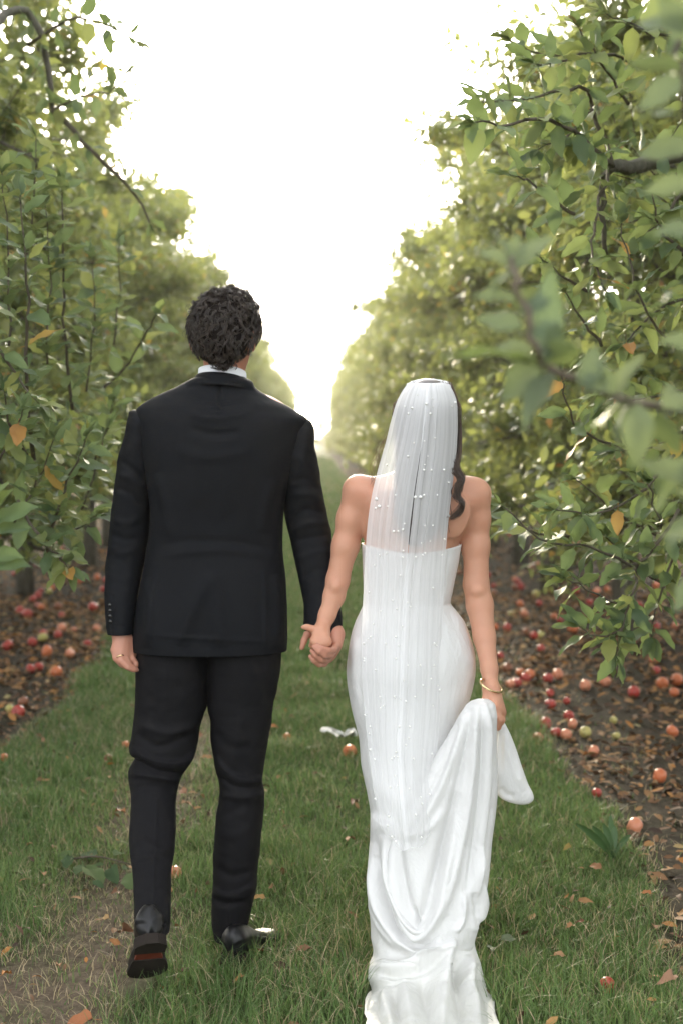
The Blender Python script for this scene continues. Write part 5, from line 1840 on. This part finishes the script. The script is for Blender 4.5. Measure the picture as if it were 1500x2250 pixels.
def hair_bride():
    f = Field(HB - np.array([.15, .17, .40]), HB + np.array([.16, .15, .15]), .0045)
    f.ell(HB + [0, -.006, .016], (.082, .100, .100), .01, tb)
    f.ell(HB + fwb * .115 + [0, 0, -.06], (.070, .075, .085), .02, tb, sub=True)
    rows = [(900, 872, 1008, 3.86, .07), (960, 866, 1008, 3.835, .06), (1020, 866, 996, 3.815, .050), (1080, 872, 984, 3.80, .034), (1130, 880, 966, 3.79, .026), (1175, 890, 955, 3.785, .018), (1200, 897, 925, 3.785, .008)]
    f.stack([(wp(930, y, Y)[2], wp((a + b) / 2, y, Y)[0], Y, (b - a) / 2 / F * Y, d) for y, a, b, Y, d in rows], .03)
    me = f.mesh('hair', [M_HAIR_W], O2, 2)
    base = obj('hair', me, bride); tag(base, 'long brown hair falling down the back under the veil')
    rs = np.random.RandomState(14)
    A = Acc()
    # surface strands
    for i in range(360):
        a = rs.uniform(-1, 1)
        top = wp(938 + a * 60, 845 + 26 * a * a, 3.86)
        mid = wp(936 + a * 70, 960, 3.80 - .0 + .035 * a * a)
        low = wp(928 + a * 52 + rs.normal(0, 6), rs.uniform(1090, 1190), 3.772 + .02 * a * a)
        P = path([top, wp(937 + a * 73, 895, 3.795 + .06 * a * a), mid, wp(930 + a * 62 + rs.normal(0, 5), 1050, 3.772 + .02 * a * a), low], 16)
        P[3:] += np.stack([.003 * np.sin(np.arange(13) * .9 + i), np.zeros(13), np.zeros(13)], -1)
        v, q = tube(P, np.full(16, rs.uniform(.0006, .0013)), 3, False); A.add(v, q, rnd=rs.beta(1.2, 1.6))
    # locks showing right of the veil, ending in a loose curl
    for i in range(80):
        o = rs.normal(0, 3.6, 2); dy = rs.normal(0, .006)
        tube_lock(A, [wp(985 + o[0], 842 + o[1], 3.87 + dy), wp(1001 + o[0] * .6, 880, 3.85 + dy), wp(1009 + o[0] * .5, 930, 3.83 + dy), wp(1006 + o[0], 990, 3.81 + dy),
                      wp(998 + o[0] * 1.4, 1030, 3.79 + dy), wp(1010 + o[0], 1052, 3.785 + dy), wp(1008 + o[0], 1078, 3.785 + dy), wp(1000 + o[0], 1090 + o[1], 3.785 + dy)], .0009, 3, 26)
    for i in range(64):
        o = rs.normal(0, 4.2, 2); dy = rs.normal(0, .004)
        tube_lock(A, [wp(996 + o[0], 1000, 3.80 + dy), wp(1004 + o[0], 1030 + o[1], 3.785 + dy), wp(1016 + o[0] * .7, 1050 + o[1], 3.775 + dy), wp(1004 + o[0], 1075 + o[1], 3.775 + dy), wp(1004 + o[0], 1092 + o[1], 3.775 + dy),
                      wp(1016 + o[0] * .6, 1106 + o[1], 3.77 + dy), wp(1008 + o[0], 1124 + o[1], 3.775 + dy), wp(990 + o[0], 1139 + o[1] * .6, 3.775 + dy)], .0009, 3, 34)
    m = A.mesh('locks', [M_HAIR_W]); m.transform(Matrix.Translation(Vector(-O2)))
    tag(obj('locks', m, base), kind='stuff')
    A = Acc()
    for i in range(22):      # pale flyaway strands at the left
        k = rs.uniform(0, 1)
        P = path([wp(880 - 20 * k, 890 + 60 * k, 3.84), wp(856 - 14 * k + rs.normal(0, 4), 950 + 30 * k, 3.83), wp(835 + rs.normal(0, 9), 985 + 25 * k, 3.83), wp(826 + rs.normal(0, 10), 1030 + rs.normal(0, 10), 3.83), wp(818 + rs.normal(0, 8), 1062 + rs.normal(0, 8), 3.835)], 14)
        v, q = tube(P, np.full(14, .0003), 3, False); A.add(v, q)
    for i in range(26):      # a halo on the crown
        a = rs.uniform(-1, 1)
        P = path([wp(938 + a * 62, 842 + 30 * a * a, 3.87), wp(940 + a * 64 + rs.normal(0, 5), 832 + 30 * a * a + rs.normal(0, 2), 3.86), wp(940 + a * 70 + rs.normal(0, 5), 846 + 40 * a * a, 3.85)], 8)
        v, q = tube(P, np.full(8, .00045), 3, False); A.add(v, q)
    m = A.mesh('flyaways', [M_HAIR_L]); m.transform(Matrix.Translation(Vector(-O2)))
    tag(obj('flyaways', m, base), kind='stuff')


hair_bride()


# ---- the dress
def dress():
    A = Acc()
    # bodice and skirt down to the train
    T = [(1206, 794, 1013, 3.90, .0975), (1250, 797, 1003, 3.90, .094), (1300, 799, 992, 3.90, .086), (1327, 799, 989, 3.90, .084), (1345, 791, 1003, 3.90, .092), (1362, 783, 1016, 3.90, .104),
         (1390, 773, 1028, 3.90, .118), (1432, 765, 1041, 3.90, .130), (1473, 761, 1043, 3.90, .134), (1505, 763, 1038, 3.90, .132), (1560, 772, 1024, 3.895, .124), (1619, 787, 1016, 3.89, .118),
         (1685, 793, 1014, 3.88, .120), (1720, 800, 1014, 3.87, .124), (1782, 812, 1016, 3.86, .130), (1851, 812, 1026, 3.84, .135), (1921, 808, 1032, 3.82, .140), (1990, 810, 1034, 3.79, .140),
         (2059, 815, 1040, 3.75, .135), (2104, 819, 1050, 3.71, .125, 8), (2118, 811, 1054, 3.70, .120, 14), (2149, 808, 1062, 3.67, .110, 26), (2184, 816, 1072, 3.62, .090, 42), (2200, 804, 1080, 3.59, .080, 52),
         (2226, 799, 1088, 3.53, .066, 64), (2260, 802, 1094, 3.45, .052, 76), (2330, 785, 1105, 3.28, .036, 88), (2430, 800, 1090, 3.08, .02, 90), (2470, 900, 1000, 3.0, .004, 90)]
    G = loft(T, 370, 220, 2.15)
    N = grid_normals(G)
    st = [
        ([(830, 1210), (832, 1260), (830, 1320)], -.002, 2, 'seam'), ([(985, 1210), (978, 1265), (972, 1322)], -.002, 2, 'seam'),
        ([(800, 1328), (880, 1334), (960, 1332), (990, 1327)], -.004, 4, 'seam'),
        ([(968, 1350), (985, 1400), (1012, 1440), (1036, 1470)], .003, 14), ([(780, 1400), (776, 1470), (784, 1560)], .004, 8), ([(790, 1380), (792, 1460), (800, 1560)], -.003, 7),
        ([(900, 1500), (905, 1600), (900, 1700)], -.006, 30),
        # swags pulled up to the hand
        ([(813, 1786), (850, 1812), (900, 1826), (950, 1812), (990, 1760), (1012, 1680)], .016, 12, 'fold'),
        ([(820, 1690), (850, 1740), (890, 1765), (940, 1740), (985, 1660)], .006, 16),
        ([(848, 1834), (852, 1900), (864, 1965), (888, 2025), (915, 2050), (938, 2036), (958, 1985), (972, 1903), (988, 1817)], .024, 11),
        ([(870, 1860), (880, 1930), (900, 1990), (916, 2010), (932, 1985), (944, 1920), (955, 1850)], -.020, 13),
        ([(815, 1850), (822, 1930), (836, 2000), (862, 2050), (890, 2082), (918, 2100), (948, 2082), (970, 2030), (985, 1960)], .020, 10),
        ([(830, 1880), (842, 1960), (862, 2020), (892, 2058)], -.013, 9),
        ([(812, 1960), (826, 2020), (850, 2060), (880, 2090)], .010, 8),
        ([(905, 1995), (912, 2030), (916, 2046)], -.012, 4),
        # the roll over the pooled train
        ([(812, 2112), (850, 2122), (890, 2121), (940, 2100), (975, 2072), (1000, 2045)], .020, 14, 'fold'),
        ([(815, 2134), (860, 2146), (900, 2144), (950, 2126), (985, 2096)], -.012, 11),
        # train folds
        ([(884, 2150), (892, 2200), (905, 2260), (915, 2400)], .020, 14), ([(850, 2150), (842, 2190), (858, 2260), (850, 2400)], .018, 13), ([(865, 2170), (868, 2220), (880, 2270)], -.020, 9),
        ([(925, 2150), (935, 2200), (950, 2260), (960, 2400)], -.020, 13), ([(985, 2060), (983, 2120), (980, 2180), (975, 2260), (985, 2400)], .026, 11, 'fold'), ([(1000, 2110), (1005, 2180), (1012, 2260)], -.022, 12),
        ([(1028, 2100), (1030, 2150), (1045, 2210), (1050, 2270)], .020, 11), ([(1045, 2120), (1060, 2170), (1078, 2220)], -.012, 9), ([(815, 2185), (826, 2200), (822, 2225), (835, 2260)], -.022, 8),
        ([(800, 2195), (805, 2225), (812, 2260)], .012, 10), ([(1010, 2060), (1020, 2030), (1036, 2000)], -.01, 8)]
    py = PX(G)[..., 1]
    h = stroke_field(G, st, N) * (1 + .45 * np.clip((py - 1700) / 150, 0, 1))
    low = np.clip((py - 1850) / 250, 0, 1)
    h = h + cloth_noise(G, .0016, 9, (1, 1, .5), 31) + cloth_noise(G, .0007, 45, (1, 1, .3), 32) + low * (cloth_noise(G, .007, 7, (1, 1, .5), 33) + cloth_noise(G, .004, 17, (1, 1, .6), 34))
    G = G + N * h[..., None]
    # neckline: higher at the sides than at the spine; the sheet runs under the train along the ground
    top = G[0].copy(); x = (top[:, 0] - top[:, 0].min()) / np.ptp(top[:, 0])
    lift = .019 * np.abs(2 * x - 1) ** 1.5 - .004
    for k in range(8): G[k, :, 2] += lift * (1 - k / 8)
    inn = G[0] + (G[0].mean(0) - G[0]) * .02; inn[:, 2] = G[0][:, 2] - .0005; inn2 = inn.copy(); inn2[:, 2] -= .02
    G = np.concatenate([inn2[None], inn[None], G])
    G[..., 2] = np.maximum(G[..., 2], .004 + .002 * np.sin(G[..., 0] * 60))
    grid_mesh(A, G, True, False, True)
    me = A.mesh('dress', [M_SATIN]); me.transform(Matrix.Translation(Vector(-O2)))
    dr = obj('dress', me, bride)
    # the gathered part lifted in the hand
    A = Acc()
    T = [(1538, 1048, 1072, 3.745, .010), (1544, 1034, 1082, 3.742, .030), (1560, 1017, 1088, 3.740, .042), (1600, 992, 1090, 3.742, .052), (1640, 968, 1091, 3.746, .060), (1680, 942, 1092, 3.750, .066),
         (1720, 914, 1092, 3.752, .072), (1760, 887, 1090, 3.754, .078), (1800, 868, 1086, 3.752, .082), (1851, 856, 1078, 3.745, .084), (1914, 853, 1074, 3.730, .084), (1990, 860, 1062, 3.708, .082), (2035, 874, 1052, 3.690, .074),
         (2062, 894, 1044, 3.685, .062), (2082, 930, 1038, 3.68, .04), (2092, 975, 1028, 3.68, .01)]
    G = loft(T, 260, 170, 2.1); N = grid_normals(G)
    st = [([(1066, 1545), (1074, 1600), (1074, 1680), (1066, 1782), (1052, 1900), (1040, 2010)], .012, 7, 'fold'), ([(1056, 1550), (1058, 1620), (1056, 1700), (1046, 1800), (1034, 1900), (1024, 1962)], -.010, 6),
          ([(1048, 1548), (1042, 1620), (1036, 1700), (1022, 1800), (1002, 1900), (980, 1980), (945, 2050)], .014, 9), ([(1034, 1556), (1020, 1640), (1004, 1720), (984, 1810), (966, 1890), (948, 1960)], -.012, 8),
          ([(1024, 1562), (1000, 1640), (972, 1720), (930, 1800), (884, 1850)], .010, 10), ([(1014, 1580), (984, 1660), (944, 1740), (900, 1800)], -.007, 9), ([(1082, 1580), (1085, 1680), (1078, 1780), (1066, 1850), (1060, 1900)], -.010, 6),
          ([(1064, 1860), (1056, 1920), (1062, 1990), (1044, 2050)], .012, 5, 'fold'), ([(1038, 1960), (1046, 2000), (1050, 2040)], -.010, 6),
          ([(870, 1800), (876, 1900), (892, 1980), (914, 2022), (934, 2000), (952, 1930), (976, 1840), (1004, 1740)], -.016, 12),
          ([(858, 1830), (862, 1930), (878, 2010), (908, 2056), (938, 2046), (964, 1990), (984, 1900), (1006, 1800)], .016, 9),
          ([(908, 1990), (914, 2020), (916, 2044)], -.012, 4), ([(862, 1960), (880, 2030), (906, 2070)], -.008, 6), ([(1020, 1960), (1015, 2020), (1000, 2050)], .010, 6),
          ([(880, 1826), (900, 1836), (940, 1822), (975, 1780)], .006, 8)]
    G = G + N * (1.2 * stroke_field(G, st, N) + cloth_noise(G, .0030, 9, (1, 1, .4), 36) + cloth_noise(G, .0014, 30, (1, 1, .35), 37) + cloth_noise(G, .0007, 60, (1, 1, .35), 38))[..., None]
    grid_mesh(A, G, True, True, True)
    me = A.mesh('gathered_train', [M_SATIN]); me.transform(Matrix.Translation(Vector(-O2)))
    obj('gathered_train', me, dr)
    # the corner of cloth hanging free behind the hand
    A = Acc()
    T = [(1574, 1090, 1100, 3.785, .006), (1590, 1088, 1108, 3.79, .014), (1612, 1086, 1119, 3.795, .018), (1650, 1084, 1134, 3.80, .022), (1690, 1082, 1147, 3.80, .024), (1725, 1084, 1160, 3.80, .024), (1745, 1090, 1170, 3.80, .022),
         (1758, 1104, 1170, 3.80, .018), (1765, 1124, 1162, 3.80, .012), (1768, 1140, 1152, 3.80, .004)]
    G = loft(T, 130, 90, 2.3); N = grid_normals(G)
    st = [([(1096, 1598), (1112, 1640), (1130, 1690), (1150, 1740)], .007, 8), ([(1104, 1600), (1100, 1640), (1098, 1700)], -.006, 7), ([(1100, 1612), (1122, 1660), (1140, 1710)], -.005, 6), ([(1096, 1730), (1110, 1745), (1130, 1750)], -.005, 7)]
    G = G + N * (stroke_field(G, st, N) + cloth_noise(G, .002, 12, (1, 1, .6), 39))[..., None]
    grid_mesh(A, G, True, True, True)
    me = A.mesh('hanging_corner', [M_SATIN]); me.transform(Matrix.Translation(Vector(-O2)))
    obj('hanging_corner', me, dr)
    return dr


dr = dress()


# ---- the veil: two sheets of tulle falling from the comb, parted by a narrow slit
VT = [  # py, left, slit, right, depth
    (838, 905, 938, 972, 3.845), (842, 897, 938, 984, 3.825), (852, 888, 937, 990, 3.798), (874, 875, 936, 1000, 3.772), (919, 860, 932, 1004, 3.755), (971, 847, 926, 1003, 3.748), (1020, 833, 919, 999, 3.742), (1075, 819, 911, 992, 3.738),
    (1134, 809, 904, 985, 3.735), (1200, 803, 897, 979, 3.738), (1300, 798, 890, 974, 3.742), (1400, 794, 885, 970, 3.735), (1480, 795, 882, 969, 3.725), (1560, 800, 880, 966, 3.722), (1640, 808, 876, 960, 3.702), (1720, 816, 880, 952, 3.680),
    (1780, 821, 885, 955, 3.655), (1830, 828, 890, 956, 3.640), (1868, 832, 895, 955, 3.632)]


def veil():
    rows = np.array(VT, float)
    nr = 240
    s = np.linspace(rows[0, 0], rows[-1, 0], nr)
    s = rows[0, 0] + (rows[-1, 0] - rows[0, 0]) * np.linspace(0, 1, nr) ** 1.25
    Rr = cspline(s, rows[:, 0], rows)
    root = None
    objs = []
    GG = []
    for side in (0, 1):
        ns = 130
        u = np.linspace(0, 1, ns)
        a = Rr[:, 1] if side == 0 else Rr[:, 2]
        b = Rr[:, 2] if side == 0 else Rr[:, 3]
        slit = np.interp(Rr[:, 0], [930, 1000, 1150, 1225, 1260], [-4, 1.0, 3.4, .5, -8])
        if side == 0: b = b - slit / 2
        else: a = a + slit / 2
        px = a[:, None] + (b - a)[:, None] * u[None]
        # pleats: fabric coordinate folds back on itself a little
        ph = side * 3.1
        z3 = np.zeros(ns)
        def irr(k, sd): return vnoise(np.stack([u * k, z3 + side * 5.3, z3], -1), 1.0, sd)
        shift = 1.1 * irr(9, 1) + .8 * irr(19, 2) + .5 * irr(37, 3)
        edge = np.clip(np.minimum(u, 1 - u) / .05, 0, 1)
        amt = np.interp(Rr[:, 0], [838, 870, 1000, 1900], [.6, 1.6, 3.6, 4.4])
        px = px + amt[:, None] * (shift * edge)[None] * .9
        U = (px - Rr[:, 1:2]) / (Rr[:, 3:4] - Rr[:, 1:2]) * 2 - 1
        dep = np.interp(Rr[:, 0], [838, 870, 1000, 1200, 1400, 1900], [.050, .055, .050, .045, .060, .055])
        Y = Rr[:, 4:5] + dep[:, None] * np.abs(U) ** 2.3
        fold = 1.0 * irr(11, 4) + .6 * irr(24, 5) + .35 * irr(50, 6)
        famp = np.interp(Rr[:, 0], [838, 880, 1000, 1900], [.0005, .0009, .0016, .0008])
        Y = Y - famp[:, None] * fold[None]
        low = np.clip((Rr[:, 0:1] - 1650) / 218, 0, 1)
        py = Rr[:, 0:1] - low * (60 * (U - .05) ** 2 + 5 * np.sin(U * 9))
        G = W(px, py, Y)
        fab = np.broadcast_to(u[None], px.shape)
        P3 = np.stack([fab * 60 + side * 11, np.broadcast_to((Rr[:, 0] / 900)[:, None], px.shape), np.zeros(px.shape)], -1)
        P4 = P3 * np.array([2.7, 1, 1])
        streak = .58 + .10 * vnoise(P3 * .45, 1.0, 2) + .05 * vnoise(P4 * .4, 1.0, 5)
        # doubled cloth at hems and pleats, gathered thicker at the comb
        streak = streak + .12 * np.exp(-(np.minimum(fab if side == 0 else 1 - fab, 9) / .008) ** 2)
        streak = streak + np.interp(Rr[:, 0], [838, 860, 920], [.35, .18, 0])[:, None]
        streak = streak * np.interp(Rr[:, 0], [838, 1700, 1868], [1, 1, .5])[:, None]
        A = Acc()
        grid_mesh(A, G, False, streak=np.clip(streak, .2, .97).reshape(-1))
        me = A.mesh('veil', [M_TULLE]); me.transform(Matrix.Translation(Vector(-O2)))
        if side == 0:
            root = obj('veil', me, bride); tag(root, 'sheer white tulle veil dotted with pearls, hanging from a comb')
        else:
            obj('veil_panel', me, root)
        GG.append(G)
    # hem cord of folded tulle across the comb
    ptop = [wp(x, y, 3.872) for x, y in ((893, 846), (910, 838), (940, 834), (966, 837), (985, 842), (989, 850))]
    v, q = tube(path(ptop, 30), np.full(30, .0030) * (1 + .2 * np.sin(np.arange(30) * 1.9)), 6)
    me = mk_mesh('comb_edge', v - O2, q, [mat_simple('gathered_tulle', (.84, .84, .85), .8)])
    obj('comb_edge', me, root)
    # pearls
    A = Acc()
    seg, rg = 10, 7
    V = []
    for i in range(rg + 1):
        a = math.pi * i / rg
        for j in range(seg):
            b = 2 * math.pi * j / seg; V.append((math.sin(a) * math.cos(b), math.sin(a) * math.sin(b), math.cos(a)))
    i = np.arange(rg)[:, None] * seg; j = np.arange(seg)[None]; j2 = (j + 1) % seg
    A.add(V, [np.stack([i + j, i + seg + j, i + seg + j2, i + j2], -1).reshape(-1, 4)])
    pm = A.mesh('pearl', [M_PEARL])
    big = [(823, 1094, 4), (829, 1112, 4), (822, 1114, 2.6), (908, 1092, 3.6), (927, 1092, 3.8), (934, 1090, 2.6), (1003, 884, 3.2), (988, 1132, 3), (862, 1170, 3.2), (881, 1162, 2.6), (937, 884, 2.8), (902, 893, 2.6), (948, 907, 2.8), (978, 1034, 2.8),
           (933, 1031, 2.6), (950, 1031, 2.6), (893, 999, 2.8), (876, 1168, 2.4), (890, 1152, 2.4), (979, 1185, 2.4), (888, 1212, 2.4), (915, 1226, 2.2), (887, 1226, 2.4), (819, 1243, 2.4), (875, 1265, 2.2), (954, 1291, 2.2), (904, 1335, 2.4),
           (833, 1340, 2.2), (810, 1398, 2.4), (866, 1396, 2.4), (956, 1415, 2.6), (844, 1412, 2.2), (796, 1413, 2.4), (795, 1447, 2.2), (796, 1452, 2.4), (866, 1446, 2.2), (925, 1461, 2.6), (968, 1515, 2.8), (830, 1531, 2.4), (863, 1529, 2.6),
           (891, 1537, 2.4), (914, 1532, 2.2), (797, 1570, 2.6), (838, 1549, 2.2), (950, 1490, 2.2), (867, 1651, 2.6), (869, 1662, 2.4), (862, 1663, 2.2), (912, 1668, 2.6), (819, 1667, 2.4), (810, 1647, 2.6), (807, 1612, 2.4), (874, 1595, 2.4),
           (902, 1594, 2.6), (856, 1726, 2.4), (898, 1729, 2), (929, 1762, 2.6), (916, 1791, 2.6), (850, 1792, 2.6), (848, 1812, 2.6), (858, 1836, 2.8), (866, 1846, 2.6), (929, 1840, 2.6), (815, 1757, 2.8)]
    rs = np.random.RandomState(6)
    L = list(big)
    while len(L) < 118:
        y = rs.uniform(855, 1760); k = cspline([y], rows[:, 0], rows)[0]
        L.append((rs.uniform(k[1] + 3, k[3] - 3), y, rs.uniform(1.7, 2.4)))
    Gall = np.concatenate([g.reshape(-1, 3) for g in GG]); Q = PX(Gall)
    for px, py, r in L:
        d = (Q[:, 0] - px) ** 2 + (Q[:, 1] - py) ** 2
        c = np.where(d < 16)[0]
        k = c[np.argmin(Gall[c, 1])] if len(c) else np.argmin(d)
        rr = r / F * 3.75 * .98
        p = Gall[k] + np.array([0, -rr * .7, 0])
        o = obj('pearl', pm, root, tuple(p - O2)); o.scale = (rr,) * 3


veil()
for px, py in ((1012, 1140), (1012, 1163)):
    pass

# ------------------------------------------------------------------ the air
def build_haze():
    V = np.array([(x, y, z) for x in (-520, 520) for y in (-320, 720) for z in (-1.2, 7.0)], float)
    Q = [(0, 1, 3, 2), (4, 6, 7, 5), (0, 4, 5, 1), (2, 3, 7, 6), (0, 2, 6, 4), (1, 5, 7, 3)]
    m = bpy.data.materials.new('air'); m.use_nodes = True
    t = m.node_tree; t.nodes.clear()
    o = t.nodes.new('ShaderNodeOutputMaterial'); v = t.nodes.new('ShaderNodeVolumePrincipled')
    v.inputs['Color'].default_value = (1.0, .97, .90, 1)
    v.inputs['Density'].default_value = HAZE
    v.inputs['Anisotropy'].default_value = .6
    t.links.new(v.outputs[0], o.inputs['Volume'])
    tag(obj('haze', mk_mesh('haze', V, [Q], [m], False)), 'pale evening haze over the orchard', kind='stuff')


HAZE = .0007
build_haze()
